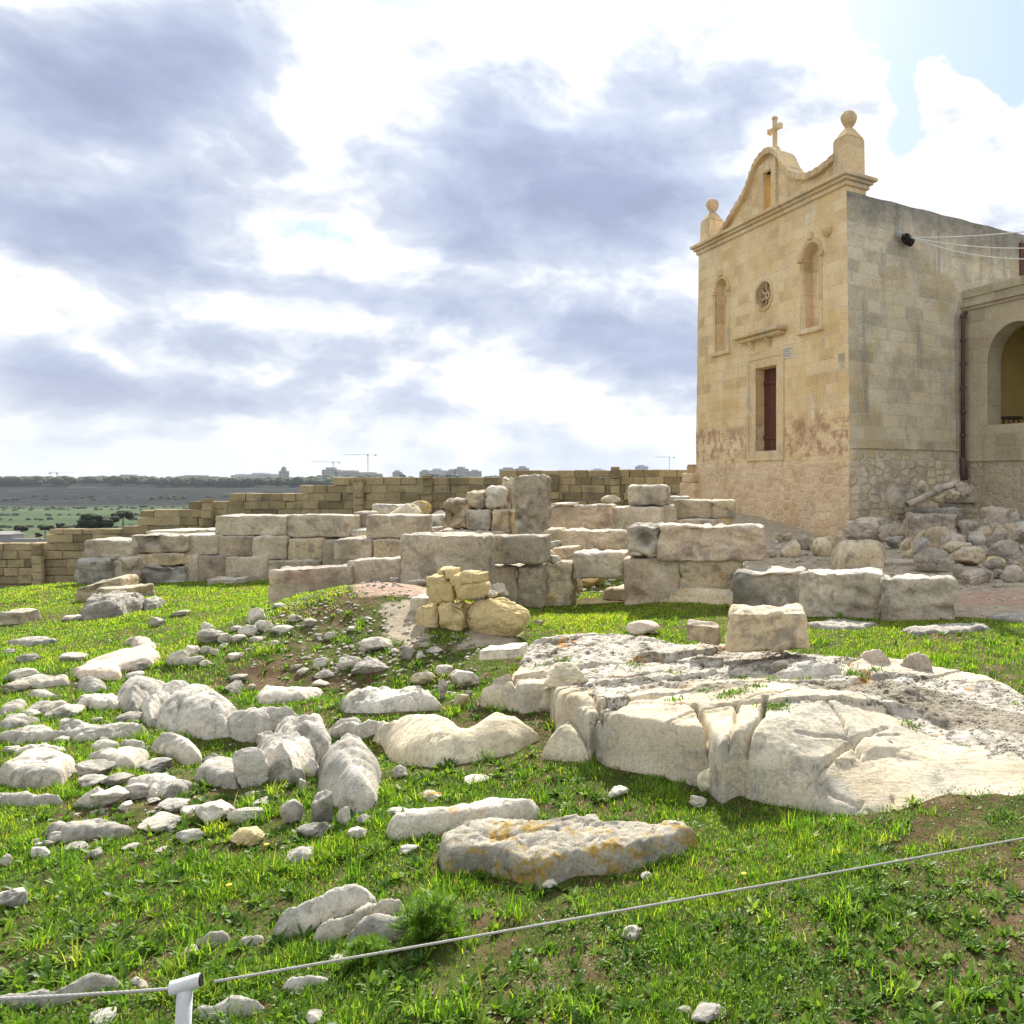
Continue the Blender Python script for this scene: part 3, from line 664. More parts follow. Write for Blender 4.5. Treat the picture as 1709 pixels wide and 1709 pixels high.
    cr = MB().hexa([(sx-.22, .06, zx-.06), (sx+.22, .06, zx-.06), (sx+.22, .48, zx-.06), (sx-.22, .48, zx-.06)], [(sx-.07, .2, zx+.24), (sx+.07, .2, zx+.24), (sx+.07, .34, zx+.24), (sx-.07, .34, zx+.24)])
    cr.box(sx-.045, sx+.045, .22, .32, zx+.2, zx+.92).box(sx-.22, sx-.046, .225, .315, zx+.62, zx+.72).box(sx+.046, sx+.22, .225, .315, zx+.62, zx+.72)
    for (a, b_) in ((-.24, .67), (.24, .67)): cr.box(sx+a-.025, sx+a+.025, .21, .33, zx+b_-.07, zx+b_+.07)
    cr.box(sx-.06, sx+.06, .21, .33, zx+.90, zx+.97)
    cr.build('stone_cross', FT, ch, bevel=.018)
    # side wall with a slightly worn top line
    zt = EYE+6.18; L = 13.0; top = [(L*i/40, zt+.012*math.sin(i*1.9)+.14*(i/40)) for i in range(41)]
    hole = rect(.42, .58, EYE-.28, EYE-.10)
    MB().prism([(.003, g0), (L, g0)]+top[::-1], [hole], CW-.45, CW+.005, 'x').build('side_wall', SD, ch)
    lean(bpy.data.objects['side_wall'])
    MB().box(CW-.4, CW-.22, .36, .64, EYE-.33, EYE-.05).build('vent_shade', MATS['painted_shade'], ch)  # black plug set in the vent, its colour imitates deep shade
    MB().box(.02, .45, .5, L, g0, EYE+5.6).box(.45, CW-.45, L-.4, L, g0, EYE+5.6).build('rear_wall', SD, ch)
    MB().box(.3, CW-.3, .5, L-.1, EYE+5.5, EYE+5.75).build('roof', SD, ch)
    # battered rubble plinth: a rough skin that leans outwards towards the ground
    def skin(name, f, n0, n1, zt_, mat, outw, seed):
        ns, nz = 110, 50; S, Zz = np.meshgrid(np.linspace(n0, n1, ns), np.linspace(-.35, zt_, nz)); r_ = (zt_-Zz)/(zt_+.35)
        cell = fbm2(S*1.0, Zz*1.3, 3.6, seed, 3)
        dep = outw*np.power(np.clip(r_, 0, 1), 1.1)+.045*cell*sstep(r_, 0, .12)+.012+.02*np.maximum(0, fbm2(S, Zz, 9, seed+3, 2))
        dep = np.where(r_ < .01, -.05, dep)
        V = f(S.ravel(), dep.ravel(), Zz.ravel())
        me = grid_mesh(name, V[0].reshape(S.shape), V[1].reshape(S.shape), V[2].reshape(S.shape), mat); o = bpy.data.objects.new(name, me); COL.objects.link(o); o.parent = ch
    zp = EYE+.42
    skin('plinth', lambda s, d, z: (np.minimum(np.maximum(s, -d-.030*(ZC-z)), CW+d+.018*(ZC-z)), -d, z), -.5, CW+.48, zp, MATS['plinth_stone'], .26, 1.0)
    skin('plinth', lambda s, d, z: (CW+d+.018*(ZC-z), np.maximum(s, -d), z), -.32, PY+.05, zp+.0, MATS['side_plinth_stone'], .24, 5.0)
    skin('plinth', lambda s, d, z: (-d-.030*(ZC-z), s, z), -.27, 6, zp, MATS['plinth_stone'], .26, 9.0)
    ld = MB()
    for i in range(9): ld.box(CW+.05, CW+.035+.10+.01*(i % 3), .02+i*.39, .02+i*.39+.385, EYE+.665+.006*(i % 2), EYE+.70)
    ld.build('ledge', SD, ch, bevel=.008)
    # far corner buttress stones
    MB().box(-.60, .25, -.30, .7, g0, EYE-.10).box(-.52, .1, -.27, .5, EYE-.10, EYE+.18).build('corner_footing', MATS['plinth_stone'], ch, bevel=.05)
    # portico: front parallel to the facade, one arch in view
    acx, ahw = CW+1.60, .80; az0, azs = por(1660, 709)[1], EYE+2.72; px1 = CW+4.6
    a2 = acx+2.45
    pt = MB().prism([(CW+.006, g0), (px1, g0), (px1, EYE+4.30), (CW+.006, EYE+4.30)], [arch(acx, ahw, az0, azs, 20), arch(a2, ahw, az0, azs, 20)], PY, PY+.45)
    po = pt.build('portico', PO, ch)
    for c_ in (acx, a2):
        MB().prism([(c_+ahw*math.cos(math.pi*i/20), azs+ahw*math.sin(math.pi*i/20)) for i in range(21)]+[(c_-1.04*math.cos(math.pi*i/20), azs+1.04*math.sin(math.pi*i/20)) for i in range(21)], [], PY-.02, PY+.02).build('arch_ring', PO, po, bevel=.008)
    for s in (-1, 1): MB().box(acx+s*(ahw+.11)-.11+(.0 if s < 0 else 0), acx+s*(ahw+.11)+.11, PY-.015, PY+.02, az0+.01, azs-.005).build('arch_jamb', PO, po, bevel=.006)
    MB().box(CW+.008, px1, PY-.05, PY+.01, EYE+4.0, EYE+4.07).box(CW+.008, px1, PY-.10, PY+.01, EYE+4.07, EYE+4.16).build('string_course', PO, po, bevel=.015)
    MB().box(CW+.008, px1, PY-.04, PY+.44, EYE+4.30, EYE+4.50).build('parapet', PO, po, bevel=.02)
    MB().box(CW+.008, px1, PY-.045, PY+.01, EYE+.42, EYE+.47).build('portico_ledge', PO, po, bevel=.012)
    MB().box(CW+.01, px1, PY+.45, PY+2.4, EYE+4.05, EYE+4.25).build('portico_roof', PO, po)
    MB().box(CW+.10, CW+.15, PY+.45, PY+2.375, az0-.4, EYE+4.04).box(CW+.03, px1, PY+2.38, PY+2.5, az0-.4, EYE+4.04).box(px1-.1, px1, PY+.45, PY+2.37, g0, EYE+4.04).build('loggia_lining', MATS['loggia_plaster'], po)
    MB().box(CW+.151, px1-.1, PY+.45, PY+2.37, az0-.25, az0-.15).build('loggia_floor', MATS['portico_stone'], po)
    # brown shutter door on the terrace
    s0, _ = sid(1700, 430)
    sh = MB()
    for i in range(6): sh.box(CW+.01, CW+.06, s0+i*.16, s0+i*.16+.152, EYE+4.52, EYE+6.02)
    sh.build('terrace_door', MATS['door_wood'], ch, bevel=.006)
    # downpipe in the corner
    py_ = PY-.17; px_ = CW+.20; pz0, pz1 = EYE-.02, EYE+3.92
    dp = MB().tube([(px_, py_, EYE+.48), (px_, py_, pz1-.12), (px_-.01, py_+.02, pz1-.03), (px_, py_+.10, pz1+.03)], .05, 12).build('downpipe', MATS['iron_pipe'], ch, smooth=True)
    tag(dp, None)
    for i in range(7): MB().lathe([(.052, 0), (.075, .01), (.075, .06), (.052, .07)], (px_, py_, EYE+.45+i*.56), 12).build('pipe_collar', MATS['iron_pipe'], dp)
    MB().tube([(px_+.03, py_, pz0), (px_+.02, py_, EYE+.25), (px_, py_, EYE+.5)], [.085, .08, .075], 12).build('pipe_boot', MATS['black_rubber'] if False else MATS['iron_pipe'], dp, smooth=True)
    MB().tube([(CW+.15, py_-.12, EYE-.0), (CW+.09, py_-.12, pz1-.15), (CW+.05, py_, pz1+.2), (CW+.06, py_+.05, pz1+.3)], .014, 6).build('thin_conduit', MATS['far_plaster'], dp)
    return ch
build_chapel()
def ch_world(x, y, z):
    a = math.atan2(-.827, .562); o = C1+D1*CW
    return Vector((o.x+x*math.cos(a)-y*math.sin(a), o.y+x*math.sin(a)+y*math.cos(a), z))
def build_fixtures():
    s, z = sid(1503, 400); c = ch_world(CW+.16, s, z)
    t = empty('cable_bundle', c); tag(t, 'black coiled cable bundle fixed high on the grey side wall of the chapel', 'cable bundle')
    mb = MB(); rn = random.Random(5)
    for k in range(7):
        pts = []; ax = D2*.9+Vector((0, 0, -.35)); ax.normalize(); e1 = ax.cross(Vector((0, 0, 1))).normalized(); e2 = ax.cross(e1)
        for i in range(17):
            a = 2*math.pi*i/16; r = .085+.02*rn.random(); pts.append(ax*(k*.035-.02)+(e1*math.cos(a)+e2*math.sin(a))*r)
        mb.tube(pts, .016, 6, False)
    mb.build('coil', MATS['black_wire'], t, smooth=True)
    MB().lathe([(.02, -.09), (.06, -.07), (.075, 0), (.06, .07), (.02, .09)], (-.17, -.12, .05), 10).build('insulator', MATS['far_plaster'], t, smooth=True)
    MB().tube([(-.2, -.14, .05), (-.1, -.07, .03), (.0, 0, 0)], .05, 8).build('bracket', MATS['black_wire'], t)
    ends = [('topmost of the three white cables strung from the coil bundle', 386, 6), ('middle one of the three white cables strung from the coil bundle', 411, 11), ('lowest of the three white cables strung from the coil bundle', 423, 19)]
    for lab, v1, sag in ends:
        # beyond the frame the cables reach a post-top height near the portico roof
        a = c+Vector((.1, -.05, 0)); e = at(1860, v1-10 if v1 > 390 else v1-22, 15.5); pts = []
        for i in range(25):
            q = i/24; p = a.lerp(e, q); p.z -= sag*.02*4*q*(1-q)*.9; pts.append(p-a)
        o = MB().tube(pts, .011, 6).build('overhead_cable', MATS['white_cable'], None, loc=a, smooth=True); tag(o, lab, 'cable', 'white cables strung from the chapel wall')
    # pole that carries their far ends, just outside the frame
    p = at(1862, 400, 15.5); g = float(gz(np.array([p.x]), np.array([p.y]))[0])
    o = MB().tube([(0, 0, g-p.z-.2), (0, 0, .3)], [.09, .07], 10).build('cable_pole', MATS['bark'], None, loc=p, smooth=True); tag(o, 'wooden pole that carries the far ends of the white cables', 'pole')
    # low stool inside the arch
    x, zz = por(1653, 693); st = empty('stool', ch_world(x-.02, PY+.75, EYE+1.12)); tag(st, 'small dark wooden stool standing inside the arch of the loggia', 'stool')
    st.rotation_euler.z = .4
    MB().box(-.24, .24, -.15, .15, .30, .36).build('seat', MATS['stool_wood'], st, bevel=.01)
    for a in (-1, 1):
        for b_ in (-1, 1): MB().tube([(a*.2, b_*.12, 0), (a*.14, b_*.08, .30)], .018, 6).build('leg', MATS['stool_wood'], st)
build_fixtures()

# ---------------------------------------------------------------- stepped boundary wall of squared blocks
def build_boundary():
    prof = [(-60,907),(77,907),(77,886),(213,886),(213,865),(232,865),(232,856),(268,856),(268,846),(312,846),(312,835.5),(340,835.5),(340,832),(372,832),(372,822),(495,822),(495,810),(555,810),(555,797),(700,797),(700,793),(835,793),(835,788),(923,788),(923,792),(938,792),(938,788),(1020,788),(1020,779),(1700,779)]
    def topv(u):
        for i in range(0, len(prof)-1, 2):
            if prof[i][0] <= u < prof[i+1][0]: return prof[i][1]
        return 779
    rn = random.Random(11)
    Yw = lambda u: 25.0+2.2*(min(max(u, -60), 1200)+60)/1260
    ch_ = .262; V = []; Fs = []; tone = []
    def box(x0, x1, y0, y1, za, zb, t, ya):
        b = .012; j = lambda: rn.uniform(-.012, .012); n = len(V)
        fy = y0+rn.uniform(-.035, .035)
        pts = [(x0+j(), fy, za+j()), (x1+j(), fy+ya, za+j()), (x1+j(), fy+ya, zb+j()), (x0+j(), fy, zb+j())]
        inn = [(x0+b, fy+b, za+b)]
        # front face inset a little so that every block has a worn edge
        fr = [(p[0]+(b if k in (0, 3) else -b), p[1], p[2]+(b if k < 2 else -b)) for k, p in enumerate(pts)]
        md = [(p[0], p[1]+b*1.5, p[2]) for p in pts]; bk = [(p[0], y1, p[2]) for p in pts]
        V.extend(fr+md+bk)
        Fs.append((n, n+1, n+2, n+3))
        for k in range(4): q = (k+1) % 4; Fs.append((n+k, n+4+k, n+4+q, n+q)[::-1]); Fs.append((n+4+k, n+8+k, n+8+q, n+4+q)[::-1])
        Fs.append((n+11, n+10, n+9, n+8)); tone.extend([t]*12)
    top0 = EYE-(907-HYP)/FPX*25.0
    k0 = -16
    for k in range(k0, 24):
        za = top0+k*ch_; zb = za+ch_-.012
        X = -25.6+((k*.37) % .5)
        while X < 6.0:
            w = rn.choice([.42, .5, .55, .62, .78]); Xe = min(X+w, 6.0)
            uc = CXP+FPX*((X+Xe)/2)/26.2; Y = Yw(uc); uc = CXP+FPX*((X+Xe)/2)/Y
            zt = EYE-(topv(uc)-HYP)/FPX*Y
            if za < zt-.10 and za > zt-3.4: box(X+.006, Xe-.006, Y, Y+.34, za, min(zb, zt+.06) if zt-za < ch_+.05 else zb, rn.random(), (Yw(CXP+FPX*Xe/Y)-Yw(CXP+FPX*X/Y)))
            X = Xe
    for u in (60, 344, 597, 712, 924, 1026):   # pilasters
        Y = Yw(u)-.16; X = (u-CXP)/FPX*Y; zt = EYE-(topv(u-3)-HYP)/FPX*Y
        z = zt-3.0
        while z < zt-.1: box(X-.15, X+.15, Y, Y+.12, z, min(z+.25, zt), rn.random(), 0); z += .262
    me = bpy.data.meshes.new('boundary_wall'); me.from_pydata(V, [], Fs); me.materials.append(MATS['boundary_stone'])
    a = me.attributes.new('tone', 'FLOAT', 'POINT'); a.data.foreach_set('value', np.array(tone, np.float32)); me.update()
    o = bpy.data.objects.new('boundary_wall', me); COL.objects.link(o); tag(o, 'long dark yellow block wall with stepped top behind the ruins', 'wall')
build_boundary()
def in_poly(x, y, poly):
    poly = np.asarray(poly); ins = np.zeros(x.shape, bool); n = len(poly)
    bb = (x > poly[:, 0].min()) & (x < poly[:, 0].max()) & (y > poly[:, 1].min()) & (y < poly[:, 1].max())
    if not bb.any(): return ins
    xx, yy = x[bb], y[bb]; r = np.zeros(xx.shape, bool)
    for i in range(n):
        a = poly[i]; b = poly[(i+1) % n]; c = (a[1] > yy) != (b[1] > yy)
        xi = a[0]+(yy-a[1])*(b[0]-a[0])/np.where(abs(b[1]-a[1]) < 1e-12, 1e-12, b[1]-a[1]); r ^= c & (xx < xi)
    ins[bb] = r; return ins
# ---------------------------------------------------------------- stones
def _ico(sub):
    bm = bmesh.new(); bmesh.ops.create_icosphere(bm, subdivisions=sub, radius=1.0)
    V = np.array([v.co[:] for v in bm.verts]); Fc = [[v.index for v in f.verts] for f in bm.faces]; bm.free(); return V, Fc
ICO = {2: _ico(2), 3: _ico(3), 4: _ico(4), 5: _ico(5)}
def _cube(n):
    bm = bmesh.new(); bmesh.ops.create_cube(bm, size=2.0); bmesh.ops.subdivide_edges(bm, edges=bm.edges[:], cuts=n, use_grid_fill=True)
    V = np.array([v.co[:] for v in bm.verts]); Fc = [[v.index for v in f.verts] for f in bm.faces]; bm.free(); return V, Fc
CUB = {9: _cube(9), 15: _cube(15), 23: _cube(23)}
_seed = [100]
def nseed(): _seed[0] += 1; return _seed[0]
def np_obj(name, V, Fc, mat, loc, parent=None, rz=0.0):
    loops = np.array([i for f in Fc for i in f]); st = np.cumsum([0]+[len(f) for f in Fc[:-1]])
    me = np_mesh(name, V, loops, st, MATS[mat], True); o = bpy.data.objects.new(name, me); COL.objects.link(o); o.location = loc; o.rotation_euler = (0, 0, rz)
    if parent: o.parent = parent
    return o
def rock_shape(w, d, h, seed, facets=9, sharp=.62, rough=.05, sub=4, lump=.16):
    V, Fc = ICO[sub]; V = V.copy(); r = np.random.RandomState(seed)
    for k in range(facets):
        n = r.normal(size=3); n[2] *= .8; n /= np.linalg.norm(n); c = r.uniform(sharp, .92)
        dd = V@n-c; V = V-np.maximum(dd, 0)[:, None]*n*.93
    nrm = V/np.linalg.norm(V, axis=1)[:, None]
    s = seed*3.7
    cr_ = np.maximum(0, .10-np.abs(fbm(V*1.3+s*1.7, 2)))*.9
    V = V+nrm*(lump*fbm(V*1.1+s, 2)+rough*1.3*fbm(V*3.3+s+5, 4, .55)+rough*.7*(.4-np.abs(fbm(V*5+s, 3)))+rough*.5*fbm(V*11+s, 3)-cr_)[:, None]
    V = V-(V.max(0)+V.min(0))/2; V = V/((V.max(0)-V.min(0))/2)
    return V*np.array([w/2, d/2, h/2]), Fc
def boulder(label, u0, u1, v0, v1, mat='limestone_pale', name='boulder', cat='rock', group=None, Y=None, depth=.8, facets=16, sharp=.45, rough=.07, sub=4, rz=None, sink=.14, parent=None, lump=.16, tilt=0.0, zb=None):
    """stone whose outline fills the given photo box; its foot meets the ground there"""
    s = nseed(); r = random.Random(s); u = (u0+u1)/2
    if Y is None: x, y, z = hit(u, v1)
    else: x, y, z = (u-CXP)/FPX*Y, Y, EYE-(v1-HYP)/FPX*Y
    if zb is not None: z = zb
    w = (u1-u0)/FPX*y*1.03; d = w*depth; slope = (EYE-z)/y
    h = max((v1-v0)/FPX*y - .35*d*slope, w*.22)
    rz = r.uniform(-.35, .35) if rz is None else rz
    V, Fc = rock_shape(w, d, h*(1+sink), s, facets, sharp, rough, sub, lump)
    if tilt: V[:, 2] += V[:, 0]*tilt
    c, sn = math.cos(rz), math.sin(rz); V = np.stack([V[:, 0]*c-V[:, 1]*sn, V[:, 0]*sn+V[:, 1]*c, V[:, 2]], 1)
    V[:, 0] *= w/(V[:, 0].max()-V[:, 0].min())
    V[:, 2] += h/2-h*sink/2
    o = np_obj(name, V, Fc, mat, (x, y+d*.42, z), parent)
    if parent is None:
        tag(o, label, cat, group)
        if y < 14: NOGRASS.append([(x+w*.34*math.cos(a), y+d*.42+d*.32*math.sin(a)) for a in np.linspace(0, 2*math.pi, 9)[:-1]])
    return o
def block(label, u0, u1, v0, v1, Y=None, depth=.5, mat='ancient_block', name='stone_block', cat='stone block', group=None, rz=0.0, r=.035, rough=.02, taper=0.0, n=15, chips=1.0, parent=None, slope=0.0, skew=0.0, dents=()):
    """worn squared stone: front face fills the photo box at distance Y"""
    s = nseed()
    if Y is None: _, Y, _z = hit((u0+u1)/2, v1)
    x0, x1 = (u0-CXP)/FPX*Y, (u1-CXP)/FPX*Y; z0, z1 = EYE-(v1-HYP)/FPX*Y, EYE-(v0-HYP)/FPX*Y
    w, h = x1-x0, z1-z0; rj = random.Random(s*7)
    if r >= .03 and parent is None: rz += rj.uniform(-.06, .06); taper += rj.uniform(-.02, .06); slope += rj.uniform(-.02, .02)
    gg = float(gz(np.array([x0, x1, (x0+x1)/2]), np.array([Y, Y, Y+depth])).min())
    if parent is None and Y > 7.5 and -.02 < z0-gg < .24: z0 = gg-.05; h = z1-z0
    half = np.array([w/2, depth/2, h/2]); V, Fc = CUB[n]; Q = V*half
    rr = min(r, half.min()*.6); rv = rr*(1+.8*chips*fbm(Q*4+s*1.9, 2))[:, None].clip(.15, 3); rv = np.minimum(rv, half.min()*.85)
    inner = np.clip(Q, -(half-rv), half-rv); dv = Q-inner; ln = np.linalg.norm(dv, axis=1)[:, None]; nr = dv/np.maximum(ln, 1e-9)
    Q = inner+nr*rv
    fn = np.sign(V)*(np.abs(V) > .999); fn = fn/np.maximum(np.linalg.norm(fn, axis=1)[:, None], 1e-9)
    am = np.maximum(rough, .012)
    Q = Q+fn*(am*1.5*fbm(Q*2.2+s, 3)-am*1.2*np.maximum(0, .10-np.abs(fbm(Q*1.8+s*.7, 3)))*8+am*.7*fbm(Q*9+s, 3)-am*1.6*np.maximum(0, fbm(Q*3.4+s*2.1, 3)-.25)*3)[:, None]
    for (dx_, dz_, dr, dd) in dents:
        k = np.exp(-(((Q[:, 0]/w-dx_)*w)**2+((Q[:, 2]/h-dz_)*h)**2)/dr**2)*(V[:, 1] < -.99); Q[:, 1] += dd*k
    if taper: Q[:, 0] *= 1-taper*(Q[:, 2]/h)
    if slope: Q[:, 2] += slope*Q[:, 0]
    if skew: Q[:, 0] += skew*Q[:, 2]
    Q[:, 2] += h/2
    cx = (x0+x1)/2; o = np_obj(name, Q, Fc, mat, (cx, Y+depth/2, z0), parent, rz)
    if parent is None:
        tag(o, label, cat, group)
        if Y < 14: NOGRASS.append([(x0, Y-.0), (x1, Y-.0), (x1, Y+depth), (x0, Y+depth)])
    return o
def slab(label, pts, h, mat='boulder_white', name='flat_rock', cat='rock', group=None, r=.08, rough=.03, res=None, dome=.25, lift=.75, strata=0.0, cracks=(), jag=.03, hfun=None, rfun=None, attr=None, pw=2.2, tilt=0.0, ridge=0.0, under=.10, lin=None, crk=.0, crk_mask=None):
    """rock lying in the ground, traced from its outline; rises h above the soil with a rounded rim"""
    s = nseed(); vs = [p[1] for p in pts]; v0, v1 = min(vs), max(vs)
    _hx, _hy, _ = hit(sum(p[0] for p in pts)/len(pts), v1)
    if all(len(p) == 2 for p in pts): h = min(h, .52*(v1-v0)/FPX*_hy)
    W_ = []
    for p in pts:
        l = p[2] if len(p) > 2 else h*lift*(v1-p[1])/(v1-v0)
        W_.append(hit(p[0], p[1], l)[:2])
    W_ = np.array(W_); x0, y0 = W_.min(0)-.06; x1, y1 = W_.max(0)+.06
    size = max(x1-x0, y1-y0); res = res or max(size/75, .009)
    X, Y = np.meshgrid(np.arange(x0, x1+res, res), np.arange(y0, y1+res, res))
    jx = jag*fbm2(X, Y, 3/size+2, s, 4); jy = jag*fbm2(X, Y, 3/size+2, s+40, 4)
    d = signed(X+jx, Y+jy, W_); g = gz(X, Y)
    rad = rfun(X, Y) if rfun else r; H = hfun(X, Y) if hfun else h
    t = np.clip(d/rad, 0, 1); prof = (1-(1-t)**pw)**(1/pw)
    if lin: k_ = lin(X, Y); prof = prof*(1-k_)+np.power(t, .75)*k_
    bulge = dome*(1-np.exp(-np.maximum(d, 0)/(size*.16)))-dome*.5
    wx_ = .12*fbm2(X, Y, 2.0, s+61, 3); rd = np.abs(fbm2(X+wx_, Y-wx_, 4.5, s+5, 4, .55))
    z = H*(prof*(1+bulge)) + prof*(rough*1.1*fbm2(X, Y, 2.2/max(size, .5)+1.2, s+2, 5, .55)+rough*.5*fbm2(X, Y, 14, s+3, 5, .65)+rough*.9*(.25-rd)-.5*rough*np.maximum(0, .05-rd)*16)
    if tilt: z = z*(1+tilt*((X-x0)/(x1-x0)-.5))
    if ridge: z = z-ridge*prof*np.maximum(0, 1-np.abs(fbm2(X, Y, 3.2, s+7, 3))*9)
    if strata:
        st = .032; zz = z+.030*fbm2(X, Y, 1.6, s+9, 4); q = zz/st; f = q-np.floor(q); zq = (np.floor(q)+sstep(f, .40, .60))*st-(zz-z)*.6; z = z*(1-strata)+(zq)*strata
    if size > .35 and not crk:      # a few natural fractures
        a_ = fbm2(X+.35*Y, Y, 1.15/max(size, .5)+.9, s+71, 4); b_ = fbm2(X-.5*Y, Y*1.2, 1.3/max(size, .5)+1.0, s+83, 3)
        gk = min(1., H/.22)*(H > .10) if not hfun else 1.
        z = z+gk*prof*(.010*np.tanh(a_*30))-gk*prof*(.028*np.exp(-(a_/.016)**2)+.018*np.exp(-(b_/.012)**2))
    if crk:      # fractured plates: each cell sits a little higher or lower and tilts its own way; some joints are open
        rs = np.random.RandomState(5); k = 70; sx_, sy_ = rs.uniform(x0, x1, k), rs.uniform(y0, y1, k); ho = rs.uniform(-1, 1, k); tx_, ty_ = rs.normal(size=k)*.05, rs.normal(size=k)*.05-.02
        wx = X+.10*fbm2(X, Y, 2.2, 91, 4); wy = Y+.10*fbm2(X, Y, 2.2, 97, 4); ca_, sa_ = math.cos(.5), math.sin(.5)
        d1 = np.full(X.shape, 9.); d2 = d1.copy(); idx = np.zeros(X.shape, int)
        for q in range(k):
            ex, ey = wx-sx_[q], wy-sy_[q]; dd = np.hypot((ex*ca_+ey*sa_)*.55, (-ex*sa_+ey*ca_)*1.25)
            up = dd < d1; d2 = np.where(up, d1, np.minimum(d2, dd)); idx = np.where(up, q, idx); d1 = np.where(up, dd, d1)
        edge = d2-d1; pl = .020*ho[idx]+tx_[idx]*(X-sx_[idx])+ty_[idx]*(Y-sy_[idx]); soft = sstep(edge, 0, .05)
        z = z+prof*(pl*soft) - prof*crk*np.exp(-(edge/.010)**2)*(.3+.7*(ho[idx] > 0))
        cm = crk_mask(X, Y) if crk_mask else 0
        z = z+prof*cm*(.034*fbm2(X, Y, 9, s+31, 5, .68)-.05*np.maximum(0, fbm2(X, Y, 7, s+33, 3)-.10)*2)+prof*(1-cm)*.010*fbm2(X, Y, 6, s+35, 5, .6)
    for c in cracks:
        pl = [hit(a, b, h*.5)[:2] for a, b in c[0]]; wd, dp = c[1], c[2]; dm = np.full(X.shape, 9.)
        for a, b in zip(pl[:-1], pl[1:]):
            e = np.array(b)-a; tt = np.clip(((X-a[0])*e[0]+(Y-a[1])*e[1])/(e@e), 0, 1); dm = np.minimum(dm, np.hypot(X-a[0]-tt*e[0]+.012*jx/jag, Y-a[1]-tt*e[1]+.012*jy/jag))
        z = z-dp*np.exp(-(dm/wd)**2)*prof
    z = np.where(d > 0, g+z-under*.3*(1-prof), g-under)
    ox, oy = (x0+x1)/2, (y0+y1)/2; oz = float(gz(np.array([ox]), np.array([oy]))[0])
    # skirt pulls the outer ring below the soil
    keep = (d > -res*1.6).ravel()
    me = grid_mesh(name, X-ox, Y-oy, z-oz, MATS[mat], keep)
    o = bpy.data.objects.new(name, me); COL.objects.link(o); o.location = (ox, oy, oz); tag(o, label, cat, group)
    if attr:
        co = np.zeros(len(me.vertices)*3, np.float32); me.vertices.foreach_get('co', co); co = co.reshape(-1, 3)
        for nm, f in attr.items(): a = me.attributes.new(nm, 'FLOAT', 'POINT'); a.data.foreach_set('value', f(co[:, 0]+ox, co[:, 1]+oy).astype(np.float32))
    NOGRASS.append([tuple(W_.mean(0)+(p-W_.mean(0))*1.0) for p in W_])
    return o

# ---- bedrock outcrop at the right: pale chalky ledge with grey pitted crust
def bedrock_mat():
    m, t, b = new_mat('bedrock'); co = t.node('ShaderNodeTexCoord').outputs['Object']
    a = t.node('ShaderNodeAttribute'); a.attribute_name = 'crust'; n2 = t.noise(co, 5, 9, .7, .3)
    k = t.step(t.m('ADD', a.outputs['Fac'], t.m('MULTIPLY', t.m('SUBTRACT', n2, .5), 2.2)), .34, .50)
    cream = t.ramp(t.noise(co, 2.2, 7, .6, .3), [(.3, (.46,.385,.26)), (.5, (.60,.525,.39)), (.68, (.67,.61,.485))])
    nm = t.noise(co, 1.3, 4, .55)
    cream = t.mix(t.m('MULTIPLY', t.step(t.noise(co, 2.6, 10, .75, .4), .48, .58), .85), cream, t.ramp(n2, [(.35, (.27, .25, .20)), (.6, (.50, .47, .40))]))
    cream = t.mix(t.m('MULTIPLY', t.step(t.m('ABSOLUTE', t.m('SUBTRACT', t.noise(co, 1.9, 5, .62, .5), .5)), .012, .002), .28), cream, (.16, .14, .11))
    nd = t.noise(co, 7, 9, .72, .2)
    crust = t.ramp(nd, [(.32, (.13,.12,.095)), (.42, (.30,.275,.225)), (.52, (.50,.465,.40)), (.66, (.64,.61,.53))])
    crust = t.mix(t.step(t.noise(co, 2.4, 6, .7), .60, .68), crust, t.ramp(t.noise(co, 22, 4, .6), [(.35, (.28, .17, .08)), (.65, (.58, .33, .12))]))
    c = t.mix(k, cream, crust)
    a3 = t.node('ShaderNodeAttribute'); a3.attribute_name = 'dark'
    c = t.mix(t.m('MULTIPLY', t.step(t.m('ADD', a3.outputs['Fac'], t.m('MULTIPLY', t.m('SUBTRACT', n2, .5), 1.4)), .45, .6), .8), c, t.ramp(t.noise(co, 24, 6, .7), [(.35, (.09, .08, .06)), (.65, (.33, .29, .215))]))
    c = t.mix(.5, c, t.mix(1.0, c, t.ramp(t.noise(co, 60, 5, .65), [(.32, .55), (.5, 1.0), (.7, 1.2)]), 'MULTIPLY'))
    t.put(b.inputs['Base Color'], c)
    sx, sy, sz = t.sep(co)
    st = t.noise(t.comb(t.m('MULTIPLY', sx, 2.0), t.m('MULTIPLY', sy, 6.0), t.m('MULTIPLY', sz, 9.0)), 1.0, 9, .72, .5)
    pit = t.step(t.voro(t.v('ADD', co, t.v('SCALE', t.noise(co, 7, 3, .6, col=True), None, .2)), 15, 'F1'), .05, .40)
    h = t.m('ADD', t.m('MULTIPLY', st, .5), t.m('MULTIPLY', t.m('MULTIPLY', pit, k), .75))
    nb = t.bump(h, .95, .045); nb = t.bump(t.noise(co, 18, 8, .72), .5, .015, nb); nb = t.bump(t.noise(co, 80, 5, .7), .4, .004, nb)
    t.put(b.inputs['Normal'], nb); b.inputs['Roughness'].default_value = .95; b.inputs['Specular IOR Level'].default_value = .1
bedrock_mat()
